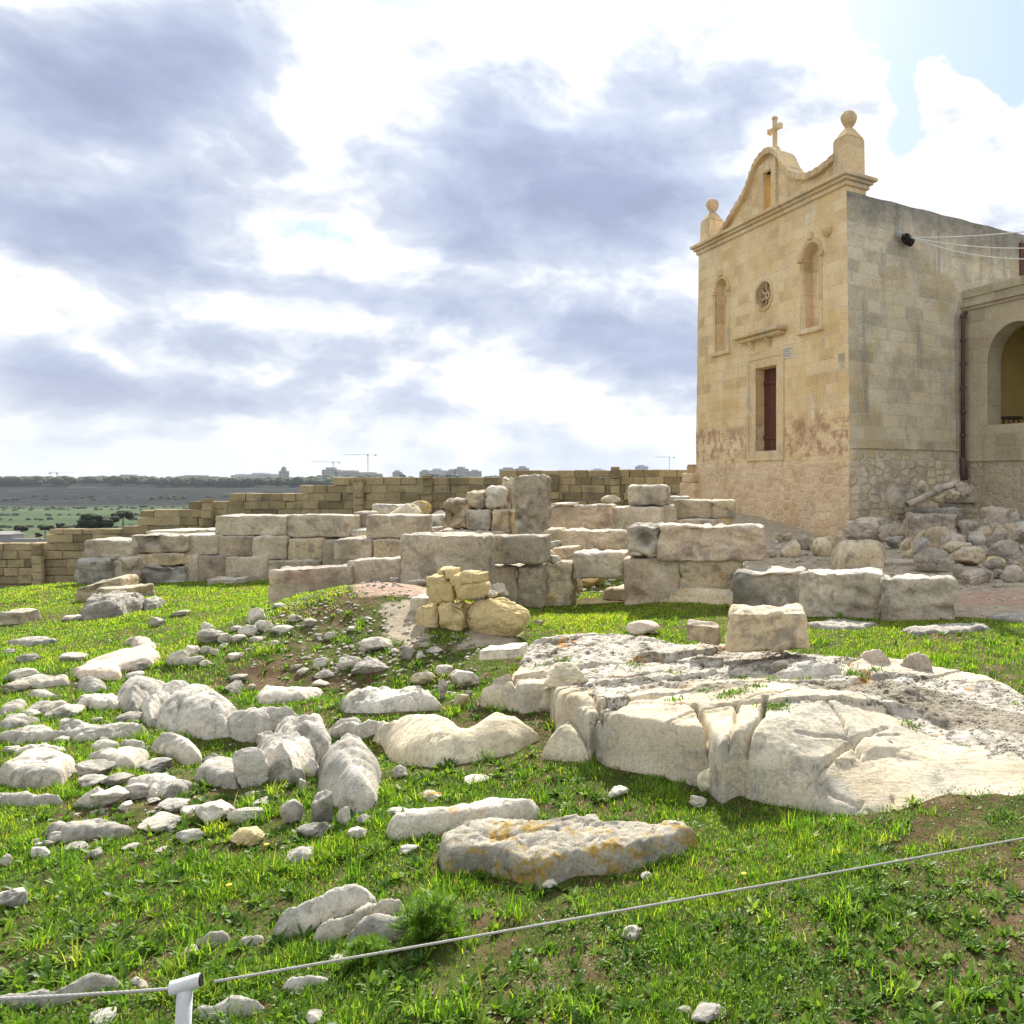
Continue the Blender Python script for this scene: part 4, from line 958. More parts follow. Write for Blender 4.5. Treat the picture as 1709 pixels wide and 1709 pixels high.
def build_bedrock():
    out = [(787,1160,0),(797,1118,.26),(850,1095,.24),(878,1066,.12),(960,1054,.10),(1060,1060,.08),(1200,1074,.08),(1340,1087,.08),(1450,1084,.12),(1560,1100,.12),(1610,1120,.06),(1690,1142,.02),
           (1760,1165,.03),(1860,1190,.03),(1900,1330,0),(1709,1350,0),(1600,1350,0),(1500,1364,0),(1400,1362,0),(1330,1350,0),(1290,1345,0),(1235,1330,0),(1205,1345,0),(1175,1315,0),
           (1140,1308,0),(1080,1294,0),(1010,1282,0),(986,1266,0),(984,1220,.18),(975,1200,.24),(930,1176,.20),(915,1186,0),(870,1190,0),(800,1182,0)]
    dark = [gpoly(p) for p in ([(1330,1170),(1480,1165),(1600,1185),(1709,1200),(1760,1225),(1709,1240),(1600,1250),(1530,1222),(1440,1218),(1360,1200)], [(1150,1210),(1200,1196),(1270,1200),(1275,1216),(1200,1235),(1155,1230)])]
    crust = [gpoly(p) for p in ([(800,1080),(900,1040),(1340,1075),(1500,1090),(1400,1130),(1250,1150),(1120,1190),(1000,1190),(930,1160),(860,1110)], [(1330,1160),(1709,1150),(1800,1200),(1760,1270),(1600,1265),(1480,1225),(1350,1215)], [(985,1170),(1100,1180),(1060,1215),(1020,1260),(985,1225)])]
    def infl(polys, w):
        def f(x, y):
            a = np.zeros(x.shape)
            for p in polys: a = np.maximum(a, sstep(signed(x, y, p), -w, w))
            return a
        return f
    def hf(X, Y):
        k = sstep(Y, 4.3, 6.4); h = .31*(1-k)+.085*k
        h = h+.05*np.exp(-((X+.2)/.5)**2-((Y-4.9)/.5)**2)
        # broad hollow down the middle of the plateau and a low rear rim
        h = h-.05*np.exp(-((X-.6)/.5)**2-((Y-5.3)/.35)**2)+.06*np.exp(-((X-.75)/.6)**2-((Y-6.15)/.12)**2)
        return h*(1-.40*sstep(X, .2, 1.6))
    def rf(X, Y): return .07+1.5*sstep(X, -.25, 1.0)*sstep(Y, 5.8, 4.8)
    cr = [([(1160,1222),(1180,1260),(1206,1332)], .012, .14), ([(1277,1215),(1272,1250),(1240,1290),(1216,1330)], .011, .13), ([(1480,1215),(1400,1262),(1340,1300),(1305,1345)], .010, .07),
          ([(1490,1290),(1500,1352)], .010, .09), ([(1440,1300),(1390,1325),(1370,1348)], .009, .06), ([(986,1190),(1010,1235),(1012,1262)], .010, .08), ([(1130,1180),(1060,1200),(1000,1222)], .018, .04),
          ([(1500,1220),(1430,1240),(1330,1262)], .008, .04), ([(1290,1210),(1330,1190),(1420,1165)], .012, .03), ([(1100,1120),(1180,1140),(1300,1135),(1420,1120)], .015, .03), ([(1590,1270),(1560,1300),(1565,1345)], .007, .05),
          ([(1240,1150),(1400,1150),(1560,1160)], .012, .03), ([(850,1100),(860,1150),(845,1185)], .010, .05)]
    return slab('broad pale bedrock ledge with grey pitted crust at the right of the grass hollow', out, .30, 'bedrock', 'bedrock_ledge', 'bedrock', res=.010, rough=.022, dome=.08, cracks=cr, jag=.05, hfun=hf, rfun=rf, strata=.0, ridge=.0, pw=3.0, crk=.06, crk_mask=infl(crust+dark, .10), lin=lambda X, Y: sstep(X, -.25, .7),
         attr={'crust': infl(crust, .22), 'dark': infl(dark, .10)}, under=.15)
ledge = build_bedrock()
BED = NOGRASS[-1]
from mathutils.bvhtree import BVHTree
_bvh = BVHTree.FromPolygons([tuple(v.co) for v in ledge.data.vertices], [tuple(p.vertices) for p in ledge.data.polygons])
def BEDH(x, y):
    h = _bvh.ray_cast(Vector((x, y, 5))-ledge.location, Vector((0, 0, -1)))
    return 0 if h[0] is None else h[0].z+ledge.location.z-float(gz(np.array([x]), np.array([y]))[0])
P6 = lambda pts: [(550+x/2.48, 1020+y/2.48) for x, y in pts]
P5 = lambda pts: [(x/2.629, 1080+y/2.629) for x, y in pts]
# pieces along the ledge's left end
boulder('cream knob of rock jutting from the left end of the bedrock ledge', 903, 978, 1106, 1150, 'boulder_cream', Y=5.35, depth=.7, facets=6, sub=5)
boulder('curved cream foot of rock under the knob at the ledge end', 896, 936, 1146, 1190, 'boulder_cream', facets=6)
slab('cream triangular rock at the near left corner of the bedrock ledge', [(898,1262),(915,1235),(930,1196),(950,1192),(975,1205),(985,1240),(985,1275),(940,1270)], .30, 'boulder_cream', r=.16, rough=.03)
block('thin pale flat stone lying on top of the ledge end', 798, 866, 1084, 1101, 5.75, .22, 'limestone_pale', 'flat_stone', r=.012, rough=.01, slope=.06, n=15)
boulder('narrow cream stone wedged in the cleft of the ledge front', 1138, 1163, 1240, 1302, 'boulder_cream', depth=1.2, facets=7)
boulder('small wedge of cream rock leaning against the cracked ledge front', 1163, 1206, 1282, 1325, 'boulder_cream', depth=.5, facets=8)
boulder('small pale stone in the soil in front of the cracked ledge', 1150, 1180, 1326, 1348, 'limestone_pale')
slab('dark pitted cap rock standing proud on the front edge of the ledge', [(1150,1222),(1160,1206),(1205,1195),(1262,1200),(1276,1214),(1262,1232),(1215,1243),(1172,1252)], .36, 'dark_strata_rock', r=.05, rough=.04, lift=.95, strata=.5)
slab('low grey rock slab lying on the plateau of the ledge', [(1282,1130,.16),(1320,1112,.16),(1380,1106,.16),(1412,1112,.16),(1390,1124,.12),(1340,1136,.12),(1312,1140,.12)], .20, 'boulder_white', r=.05, rough=.02)
boulder('small pale stone on the ledge behind the low grey slab', 1284, 1320, 1100, 1118, 'limestone_pale', Y=5.9)
slab('ridge of orange tinted rock along the far rim of the ledge', [(1395,1092,.2),(1420,1083,.2),(1460,1083,.2),(1505,1090,.2),(1560,1102,.2),(1555,1112,.1),(1500,1110,.1),(1450,1112,.1),(1410,1102,.1)], .22, 'flat_rock_pink', r=.06, rough=.035)
# boulder chain and big foreground rocks
slab('rounded boulder at the far left end of the grey boulder chain', [(192,1143),(215,1131),(248,1128),(285,1131),(268,1150),(240,1166),(234,1180),(238,1202),(215,1194),(196,1170)], .30, name='boulder', r=.15, rough=.03, dome=.3)
slab('second boulder of the chain between the far left one and the largest smooth one', [(236,1170),(265,1150),(292,1138),(318,1137),(328,1143),(294,1160),(268,1181),(257,1198),(262,1216),(244,1210),(233,1192)], .32, name='boulder', r=.14, rough=.03, dome=.3)
slab('largest smooth grey boulder with a long crack in the middle of the chain', [(257,1186),(281,1158),(335,1143),(369,1145),(388,1164),(404,1182),(394,1204),(384,1230),(342,1236),(300,1226),(274,1217),(259,1204)], .36, name='boulder', r=.20, rough=.03, dome=.4, cracks=[([(400,1168),(340,1176),(300,1188),(285,1210)], .010, .05)])
slab('low pale boulder with pits next to the cracked smooth one', [(363,1203),(403,1186),(449,1177),(495,1175),(506,1190),(460,1207),(439,1230),(415,1240),(390,1234),(371,1222)], .30, name='boulder', r=.16, rough=.035, dome=.3)
slab('big tongue shaped white boulder whose near end overhangs a hollow', [(456,1206),(490,1186),(544,1181),(554,1206),(550,1234),(531,1261),(489,1297),(449,1308),(422,1296),(416,1272),(445,1249),(450,1223)], .40, name='boulder', r=.16, rough=.05, dome=.3, ridge=.03)
boulder('shaded rock face under the tongue shaped boulder', 380, 440, 1246, 1316, 'boulder_white', depth=.6, facets=8)
slab('big upright rounded grey boulder at the near end of the chain', [(527,1298),(531,1262),(552,1240),(582,1226),(616,1228),(637,1255),(633,1293),(633,1331),(616,1350),(582,1364),(563,1344),(546,1328)], .42, name='boulder', r=.16, rough=.05, dome=.35, ridge=.03)
slab('long cream boulder with a saddle shaped top in the middle of the grass', [(620,1213),(647,1191),(703,1184),(752,1186),(780,1199),(808,1201),(840,1187),(872,1193),(903,1209),(860,1244),(792,1266),(719,1282),(663,1274),(641,1250),(637,1224)], .32, 'boulder_cream', 'boulder', r=.24, rough=.03, dome=.3, cracks=[([(795,1180),(790,1200),(770,1230)], .09, .07)])
slab('long low flat pale rock behind the orange lichened slab', [(645,1385),(683,1363),(752,1354),(812,1335),(856,1332),(907,1338),(893,1355),(832,1364),(812,1376),(743,1392),(683,1399),(651,1403)], .10, 'limestone_pale', r=.06, rough=.02)
slab('wide flat slab crusted with orange lichen in the near grass', [(731,1405),(760,1385),(828,1371),(845,1381),(893,1383),(949,1365),(1010,1361),(1014,1375),(1094,1377),(1147,1377),(1165,1389),(1131,1411),(1034,1447),(957,1453),(905,1486),(881,1478),(808,1449),(738,1447)], .115, 'lichen_rock', r=.04, rough=.04, res=.010)
slab('cluster of low white rocks between the chain and the masonry', P6([(30,395),(90,345),(200,325),(330,330),(430,330),(470,400),(380,410),(250,420),(150,425),(60,415)]), .18, r=.09, rough=.05, ridge=.05)
slab('small white rock at the gap between tongue boulder and cream boulder', P6([(0,470),(50,435),(130,430),(140,460),(90,500),(20,510)]), .14, r=.08, rough=.03)
slab('low smooth rock with a hooked left end behind the boulder chain', [(425,1160),(434,1144),(455,1142),(470,1150),(520,1146),(540,1142),(538,1156),(510,1168),(470,1176),(430,1176)], .20, 'limestone_pale', r=.10, rough=.02)
STR = 'long grey rock rib'
slab('longest of the grey rock ribs lying aslant in the near grass', P5([(1180,1255),(1300,1190),(1400,1115),(1500,1060),(1600,1030),(1665,1050),(1640,1100),(1540,1130),(1440,1180),(1330,1245),(1240,1280)]), .13, 'boulder_white', 'rock_rib', r=.07, rough=.03)
slab('middle rock rib that runs alongside the longest one', P5([(1350,1290),(1480,1220),(1600,1130),(1700,1085),(1780,1080),(1760,1110),(1650,1150),(1560,1220),(1480,1270),(1400,1310)]), .09, 'limestone_pale', 'rock_rib', r=.07, rough=.03)
slab('rock rib beside the feathery bush', P5([(1505,1305),(1560,1240),(1660,1190),(1800,1165),(1900,1120),(1890,1160),(1780,1220),(1700,1290),(1600,1335),(1530,1335)]), .13, 'boulder_white', 'rock_rib', r=.07, rough=.03)
slab('short grey rock just left of the rock ribs', P5([(1020,1300),(1050,1262),(1110,1250),(1168,1250),(1165,1285),(1110,1315),(1050,1325)]), .11, r=.06)
slab('pale pointed flat rock half sunk in the near grass', P5([(825,1310),(900,1265),(980,1225),(1040,1225),(1020,1270),(960,1310),(880,1335)]), .08, 'limestone_pale', r=.05)
slab('long pale rock behind the metal post at lower left', P5([(240,1510),(330,1455),(430,1410),(530,1400),(560,1420),(480,1460),(400,1500),(300,1545),(180,1590),(0,1600),(-60,1570),(0,1530),(120,1530)]), .13, 'boulder_white', r=.08, rough=.03)
slab('round topped pale rock right behind the metal post', P5([(560,1470),(575,1430),(620,1420),(665,1450),(690,1500),(620,1510)]), .14, 'limestone_pale', r=.08)
slab('white rock at the foot of the post beneath the wire', P5([(820,1610),(850,1570),(940,1555),(1000,1520),(1080,1505),(1160,1520),(1195,1550),(1140,1590),(1040,1610),(960,1640),(860,1640)]), .13, 'boulder_white', r=.08, rough=.03)
slab('dark edged rock under the wire right of the post', P5([(1210,1495),(1260,1450),(1350,1415),(1450,1412),(1460,1440),(1370,1470),(1290,1520),(1220,1530)]), .14, 'boulder_white', r=.07, rough=.03)
slab('small rock in the grass just above the wire', P5([(1420,1375),(1450,1340),(1510,1330),(1550,1345),(1540,1375),(1470,1395)]), .09, 'boulder_white', r=.06)
slab('flat pale slab with a dark slit at the left edge of the picture', [(-5,1300),(40,1264),(90,1250),(130,1262),(120,1284),(103,1312),(80,1318),(20,1316)], .17, 'limestone_pale', r=.06, rough=.015, dome=.1, cracks=[([(52,1289),(80,1281)], .010, .05)])
slab('angular pale slab right of the slitted one', [(168,1273),(188,1254),(225,1246),(252,1250),(246,1268),(222,1284),(190,1286)], .17, 'limestone_pale', r=.06, rough=.02)
slab('big pinkish flat rock pavement on the grassy slope', [(118,1128),(150,1110),(180,1098),(230,1080),(208,1068),(235,1062),(262,1072),(255,1084),(270,1090),(262,1106),(235,1112),(200,1122),(195,1136),(150,1134)], .07, 'flat_rock_pink', r=.05, rough=.03, jag=.09)
slab('grey rock at the near corner of the pinkish flat rock', [(125,1148),(132,1131),(160,1128),(180,1138),(178,1152),(150,1160)], .18, 'limestone_grey', r=.09, rough=.03)
slab('flat grey slab low in the slope at far left', [(45,1162),(52,1152),(85,1150),(98,1163),(70,1168)], .08, 'limestone_pale', r=.05)
slab('twin lobed pale rock in the slope at far left', [(62,1188),(72,1178),(92,1172),(115,1170),(138,1184),(122,1190),(95,1186),(80,1194),(64,1193)], .14, 'limestone_pale', r=.06)
slab('low grey rock patch at the left picture edge', [(-6,1212),(5,1200),(40,1194),(70,1197),(45,1210),(10,1222)], .10, 'limestone_grey', r=.06)
slab('thin flat rock in the left grass near the picture edge', [(-5,1190),(10,1178),(40,1168),(48,1172),(30,1186),(5,1196)], .07, 'limestone_pale', r=.05)
slab('humped rock with a vertical break in front of the chain', [(250,1240),(262,1226),(290,1222),(318,1230),(338,1254),(334,1276),(310,1278),(290,1262),(262,1250)], .26, 'limestone_pale', r=.10, rough=.04)
slab('low rock left of the humped broken one', [(146,1248),(155,1236),(190,1232),(202,1240),(190,1250),(160,1256)], .10, 'limestone_pale', r=.05)
slab('pale low rock beside the humped broken one', [(198,1246),(205,1236),(235,1234),(249,1240),(246,1250),(215,1252)], .10, 'limestone_pale', r=.05)
slab('low pale rock half hidden by grass on the far left slope', [(118,1240),(130,1225),(170,1218),(178,1226),(160,1236)], .07, 'limestone_pale', r=.04)
slab('dark layered rock outcrop under the tilted orange block', [(130,1030),(140,1010),(165,997),(200,988),(235,990),(246,996),(236,1006),(215,1014),(205,1026),(180,1030),(160,1034),(140,1036)], .36, 'dark_strata_rock', r=.10, rough=.09, strata=.6, lift=.85)
slab('grey layered rock right of the dark outcrop', [(236,1010),(250,998),(272,996),(278,1004),(262,1014),(240,1020)], .20, 'dark_strata_rock', r=.07, rough=.05, strata=.5)
slab('low grey bedrock patch in the shade at the foot of the long block row', [(1345,1042),(1380,1034),(1440,1036),(1470,1044),(1430,1052),(1370,1052)], .035, 'limestone_grey', r=.05, rough=.04, jag=.12)
slab('low grey bedrock patch right of the other one before the block row', [(1500,1052),(1560,1042),(1640,1040),(1660,1048),(1600,1056),(1530,1060)], .035, 'limestone_grey', r=.05, rough=.04, jag=.12)
slab('low bedrock rim where grass meets the pink ground at the right edge', [(1640,1030),(1709,1022),(1780,1022),(1780,1034),(1700,1040)], .035, 'limestone_grey', r=.05, rough=.04, jag=.12)
slab('sloping yellowish rock ledge under the two course wall', [(1003,985,.1),(1040,972,.15),(1230,985,.15),(1240,1000,.1),(1225,1012,0),(1120,1006,0),(1010,1000,0)], .16, 'ochre_block', r=.08, rough=.05)
slab('smooth ochre rock face at the foot of the chapel rubble', [(1385,938,0),(1400,918,.3),(1412,908,.35),(1475,908,.35),(1482,936,0),(1440,940,0)], .36, 'ochre_block', r=.22, rough=.03)
# ---------------------------------------------------------------- squared blocks and rubble of the ruin
R2 = lambda a, b, c, d: (560+a/4.2725, 560+b/4.2725, 780+c/4.2725, 780+d/4.2725)
R3 = lambda a, b, c, d: (600+a/2.848, 600+b/2.848, 740+c/2.848, 740+d/2.848)
R4 = lambda a, b, c, d: (a/2.67, b/2.67, 740+c/2.67, 740+d/2.67)
R1 = lambda a, b, c, d: (1280+a/3.984, 1280+b/3.984, 780+c/3.984, 780+d/3.984)
RC = lambda a, b, c, d: (240+a/3.05, 240+b/3.05, 1000+c/3.05, 1000+d/3.05)
RL = lambda a, b, c, d: (a/5.18, b/5.18, 930+c/5.18, 930+d/5.18)
RN = lambda a, b, c, d: (a/4.2725, b/4.2725, 1240+c/4.2725, 1240+d/4.2725)
R5 = lambda a, b, c, d: (a/2.629, b/2.629, 1080+c/2.629, 1080+d/2.629)
R6 = lambda a, b, c, d: (550+a/2.48, 550+b/2.48, 1020+c/2.48, 1020+d/2.48)
GB = 'squared blocks of the ruined walls'
block('big free standing squared block with lichen speckles on the ledge', 1212, 1348, 1022, 1088, 6.15, .42, 'ochre_block', taper=.08, n=23, r=.03, rough=.03)
block('small wedge shaped block left of the big free standing block', 1144, 1200, 1044, 1074, 6.45, .2, 'ochre_block', slope=-.15, r=.02)
boulder('smooth pinkish round stone at the edge of the ledge and grass', 1042, 1098, 1036, 1062, 'flat_rock_pink', facets=4, rough=.02)
block('left block of the long low row facing the grass', 1228, 1346, 955, 1003, 8.75, .55, 'marbled_block', group=GB, n=23, r=.03, rough=.04, rz=-.10, dents=((-.35,-.3,.08,.05),))
block('middle block with a dark hole in the long low row', 1342, 1480, 957, 1018, 8.5, .55, 'marbled_block', group=GB, n=23, r=.03, rough=.04, rz=-.10, dents=((.25,.1,.06,.12),(.2,-.2,.07,.07),(-.4,-.1,.05,.05)))
block('right end block of the long low row, worn at its foot', 1474, 1600, 966, 1033, 8.25, .55, 'marbled_block', group=GB, n=23, r=.035, rough=.05, taper=.07, rz=-.10, dents=((.3,.2,.08,.04),))
block('upper left stone with a tether hole on the two course wall', 1045, 1102, 877, 930, 9.7, .5, 'marbled_block', group=GB, n=23, r=.05, rough=.04, dents=((.05,0,.07,.2),))
block('long pinkish upper block of the two course wall', 1098, 1276, 878, 937, 9.65, .55, 'pink_block', group=GB, n=23, r=.03, rough=.04, rz=-.03)
block('lower course block at the left of the two course wall', 1040, 1138, 930, 984, 9.75, .6, 'pink_block', group=GB, n=15, r=.03, rough=.04)
block('lower course block at the right of the two course wall', 1135, 1240, 934, 992, 9.7, .6, 'ochre_block', group=GB, n=15, r=.03, rough=.04)
block('long low grey block left of the two course wall', 955, 1044, 922, 968, 9.9, .5, 'ancient_block', group=GB, n=15, r=.05, rough=.03)
block('rough grey stone at the joint between two course wall and block row', 1226, 1290, 958, 1003, 9.1, .5, 'marbled_block', group=GB, n=15, r=.07, rough=.05)
block('largest upright megalith with a round dark dent near its left edge', *R2(455,1060,482,900), 9.0, .38, 'ancient_block', group=GB, n=23, r=.04, rough=.025, dents=((-.28,.1,.10,.05),))
block('squared block with a chipped lower corner right of the largest megalith', *R2(1058,1475,490,690), 9.5, .42, 'ancient_block', group=GB, n=23, r=.035, rough=.02)
block('dark block below the chipped squared block, next to the megalith', *R2(1060,1295,712,920), 9.6, .45, 'ancient_block', group=GB, r=.06, rough=.03)
block('dark block at the middle of the course below the chipped squared block', *R2(1275,1470,700,905), 9.62, .45, 'ancient_block', group=GB, r=.06, rough=.03)
block('ochre tinged block at the right of the course below the chipped squared block', *R2(1468,1680,680,880), 9.8, .45, 'ochre_block', group=GB, r=.07, rough=.04, slope=.05)
boulder('rounded low stone at the foot of the largest megalith', *R2(1045,1222,825,945), 'ancient_block', Y=8.9, facets=5)
boulder('brown angular rock with a step cut in it', *R3(900,1045,590,712), 'ochre_block', facets=12, sharp=.5)
boulder('pale yellow stone beside the stepped brown rock', *R3(1035,1152,612,690), 'yellow_stone', facets=8)
boulder('flat yellow stone tilted out of the grass before the stepped rock', *R3(835,970,703,772), 'yellow_stone', facets=10, depth=.6, tilt=.12)
boulder('small flat stone on the course right of the chipped block', *R2(1475,1600,625,690), 'limestone_pale', Y=9.9)
boulder('thin stone sliver above the small flat stone', *R2(1475,1555,595,627), 'ochre_block', Y=10.3)
block('small pale squared stone lying near the long low grey block', *R2(1550,1690,575,655), 10.6, .5, 'ochre_block', r=.03, slope=.08)
block('left piece of the long low parapet in front of the ashlar wall', 447, 580, 948, 1000, 8.85, .35, 'pink_block', group=GB, n=23, r=.03, rough=.02, slope=.05, rz=.12)
block('right piece of the long low parapet next to the largest megalith', 578, 668, 934, 990, 9.0, .32, 'ancient_block', group=GB, n=15, r=.03, rough=.02, slope=.04, rz=.12)
# low ashlar wall at left
block('left stone of the top course of the low ashlar wall', *R4(950,1277,320,414), 12.6, .5, 'ancient_block', group=GB, n=15, rough=.02)
block('right stone of the top course of the low ashlar wall', *R4(1275,1562,320,420), 12.6, .5, 'ancient_block', group=GB, n=15, rough=.02)
for i, (a, b, c, d, nm) in enumerate([(815,968,408,500,'leftmost stone of the second course of the low ashlar wall'),(966,1122,414,506,'second stone from the left in the second course of the low ashlar wall'),(1120,1272,414,520,'third stone from the left in the second course of the low ashlar wall'),(1278,1436,422,532,'fourth stone from the left in the second course of the low ashlar wall'),(1434,1655,428,532,'long right end stone of the second course of the low ashlar wall'),
    (815,882,495,590,'narrow left end stone of the bottom course of the low ashlar wall'),(880,1004,498,596,'middle left stone of the bottom course of the low ashlar wall'),(1002,1190,504,606,'middle right stone of the bottom course of the low ashlar wall'),(1186,1420,520,612,'right end stone of the bottom course of the low ashlar wall')]):
    block(nm, *R4(a, b, c, d), 12.5-(.06 if i > 4 else 0), .5, 'ochre_block' if i in (3,) else ('pink_block' if i in (1, 6) else 'ancient_block'), group=GB, n=9, r=.025, rough=.018)
block('grey squared stone on top of the wall end at far left', *R4(365,582,430,518), 12.2, .5, 'ancient_block', group=GB, n=15, r=.05, rough=.03)
block('rough dark stone under the grey one at the wall end', *R4(325,492,514,618), 12.0, .5, 'dark_strata_rock', group=GB, n=15, r=.08, rough=.06)
block('rough stone beside the dark one in the lower course of the wall end', *R4(488,588,512,612), 12.1, .5, 'ancient_block', group=GB, r=.07, rough=.05)
block('wide stone with a notch in its top right of the grey wall end', *R4(578,816,408,490), 12.35, .5, 'ancient_block', group=GB, n=23, r=.04, rough=.03, dents=((-.1,.3,.10,.14),))
block('cracked ochre stone below the notched one', *R4(584,822,488,546), 12.35, .5, 'ochre_block', group=GB, n=15, r=.03, rough=.05)
block('dark rubble course at the foot of the cracked ochre stone', *R4(588,822,545,600), 12.3, .5, 'dark_strata_rock', group=GB, r=.06, rough=.06)
block('thin pale cap stone lying behind the notched stone', *R4(645,828,388,408), 13.6, .7, 'limestone_pale', r=.03)
block('short pale cap stone behind the ashlar wall corner', *R4(870,950,384,410), 13.8, .6, 'limestone_pale', r=.03)
block('orange tinged block tilted over the grass slope', *R4(322,498,622,735), 10.35, .5, 'ochre_block', n=23, r=.04, rough=.03, slope=.20, rz=.3)
block('flat orange tinged stone wedged behind the dark layered outcrop', *R4(430,560,645,675), 10.2, .5, 'ochre_block', r=.03)
block('small squared grey block at the left edge of the picture', *R4(-20,78,752,810), None, .3, 'ancient_block', r=.03)
# middle ground behind the megalith
block('grey block on top of the course left of the largest megalith', *R2(215,592,340,512), 11.6, .5, 'ancient_block', group=GB, n=15)
block('wide grey block under the left part of that grey block', *R2(-20,258,512,665), 11.5, .5, 'ancient_block', group=GB, n=15)
block('narrow stained block between two grey ones left of the megalith', *R2(256,462,516,665), 11.52, .5, 'ochre_block', group=GB, n=15)
block('pale stone seen in the gap right of the ashlar wall', *R2(108,218,318,442), 12.9, .5, 'pink_block', r=.06)
block('pale sill stone in the gap right of the ashlar wall', *R2(104,300,442,500), 12.6, .5, 'limestone_pale')
boulder('small yellow stone in the gap of the ashlar wall', *R2(105,200,485,515), 'yellow_stone', Y=12.3)
block('flat pale stone behind the grey block of the middle ground', *R2(248,432,264,340), 14.2, .5, 'limestone_pale', r=.05)
boulder('round topped cream stone behind the grey block', *R2(358,582,256,375), 'boulder_cream', Y=13.4, facets=4, depth=.6)
boulder('round stone with orange lichen near the boundary wall', *R2(508,658,235,332), 'lichen_rock', Y=15.2, facets=5)
boulder('low pale stone right of the lichened round stone', *R2(670,765,306,345), 'limestone_pale', Y=15.6)
def steps():
    t = empty('stone_steps', at(722, 890, 13.2)); tag(t, 'three worn pale stone steps left of the tall pillar', 'steps'); b0 = Vector(t.location)
    for a in ((588,765,338,378,13.75),(588,684,380,422,13.45),(598,714,424,468,13.15)):
        o = block(None, *R2(*a[:4]), a[4], .45, 'limestone_pale', name='step', r=.03, n=9, parent=t); o.location = Vector(o.location)-b0
steps()
block('pale cheek block to the right of the worn steps', *R2(650,772,345,470), 13.6, .6, 'limestone_pale', r=.05)
block('leftmost rounded stone with a dark hollow in the wall beside the pillar', *R2(768,945,232,450), 13.1, .5, 'ochre_block', n=15, r=.12, rough=.06, dents=((-.35,-.1,.12,.2),))
block('rounded upper stone in the wall left of the tall pillar', *R2(915,1062,162,298), 13.15, .5, 'ochre_block', r=.11, rough=.06)
block('upper stone touching the tall pillar from the left', *R2(1060,1178,140,298), 13.2, .5, 'limestone_pale', r=.09, rough=.05)
block('smooth square stone low in the wall left of the pillar', *R2(930,1106,302,452), 13.1, .5, 'limestone_pale', r=.05)
block('lower stone between the smooth square one and the thin pillar', *R2(1102,1238,300,482), 13.1, .5, 'ochre_block', r=.07, rough=.05)
block('long footing course under the wall left of the pillar', *R2(700,1210,448,540), 13.0, .7, 'pink_block', r=.05, rough=.04)
block('thin broken pillar behind the tall upright slab', *R2(1176,1272,72,520), 13.7, .35, 'ancient_block', name='stone_pillar', cat='pillar', n=23, r=.05, rough=.05, taper=.12)
block('tall upright standing slab, highest stone of the ruin', *R2(1255,1500,58,580), 12.9, .38, 'ancient_block', name='stone_pillar', cat='pillar', n=23, r=.07, rough=.05, taper=.10, dents=((-.3,-.08,.05,.14),(0,-.2,.04,.10)))
block('small ochre block at the right foot of the tall slab', *R2(1470,1605,440,590), 12.7, .5, 'ochre_block', r=.05)
boulder('white stone on the ground right of the tall slab', *R2(1515,1605,520,575), 'boulder_white', Y=12.2)
block('long low plastered wall right of the tall slab', *R3(890,1205,292,420), 14.4, .45, 'pink_block', n=23, r=.04, rough=.03)
block('pale cap stone on the plastered low wall', *R3(905,1010,284,296), 14.35, .5, 'limestone_pale', r=.02)
block('dark round cut column drum standing on a block', *R3(1268,1462,194,302), 13.5, .6, 'ancient_block', n=15, r=.10, rough=.03)
block('wide dark block that carries the column drum', *R3(1196,1442,302,440), 13.3, .6, 'ancient_block', group=GB, n=15)
block('pinkish block right of the drum', *R3(1420,1502,292,380), 13.6, .5, 'pink_block')
block('ochre block at the far corner foot of the chapel', *R3(1492,1672,268,362), 13.9, .6, 'ochre_block', n=15, r=.05)
block('narrow brown block next to the chapel corner block', *R3(1668,1785,270,362), 14.1, .5, 'ochre_block', r=.05)
block('flat pink stone course under the corner block of the chapel', *R3(1400,1700,362,400), 13.7, .6, 'pink_block', r=.04)
boulder('small brown stone against the facade foot', 1198, 1228, 852, 872, 'ochre_block', Y=14.6)
block('low grey wall stone between pillar and two course wall', *R3(958,1268,412,510), 11.8, .5, 'pink_block', group=GB, n=23, r=.05, rough=.03)
block('pale stone behind the plastered wall near the boundary', *R3(1440,1560,252,284), 20, .6, 'limestone_pale')
boulder('rounded stone lying far back by the boundary wall', *R3(1140,1236,246,292), 'ochre_block', Y=21, facets=4)
boulder('grey stone with orange edge at the picture left', *RL(-10,162,1062,1172), 'lichen_rock', depth=1.3, facets=6)
# yellow masonry stub
def masonry():
    b0 = at(760, 1062, 7.4); t = empty('masonry_stub', b0); tag(t, 'crumbling stub of cracked yellow stone masonry on the mound', 'masonry')
    Ym = 7.35
    for a in [(560,728,980,1200,.10),(708,905,962,1215,.10)]:
        o = block(None, *R2(*a[:4]), Ym, .32, 'yellow_stone', name='stone', n=15, r=a[4], rough=.045, taper=.05, parent=t); o.location = Vector(o.location)-b0
    for a in [(632,780,778,860,.08,0),(632,720,840,920,.07,.1),(655,835,815,972,.10,.0),(800,905,765,862,.05,0),(885,985,748,840,.04,-.05),(965,1035,752,830,.06,0),(835,1045,832,948,.07,.10),(715,772,722,775,.05,.0),(775,825,725,800,.05,0)]:
        o = block(None, *R2(*a[:4]), Ym+.03, .26, 'yellow_stone', name='stone', n=9, r=a[4]*.8, rough=.02, slope=a[5], parent=t); o.location = Vector(o.location)-b0
    o = boulder(None, *R2(900,1335,920,1150), 'yellow_stone', name='stone', Y=Ym+.05, depth=.6, facets=9, sub=5, rough=.05, parent=t, rz=0, sink=.6, sharp=.6); o.location = Vector(o.location)-b0
masonry()
NOGRASS.append([(-3.3,7.3),(-2.4,7.3),(-2.4,7.8),(-3.3,7.8)])
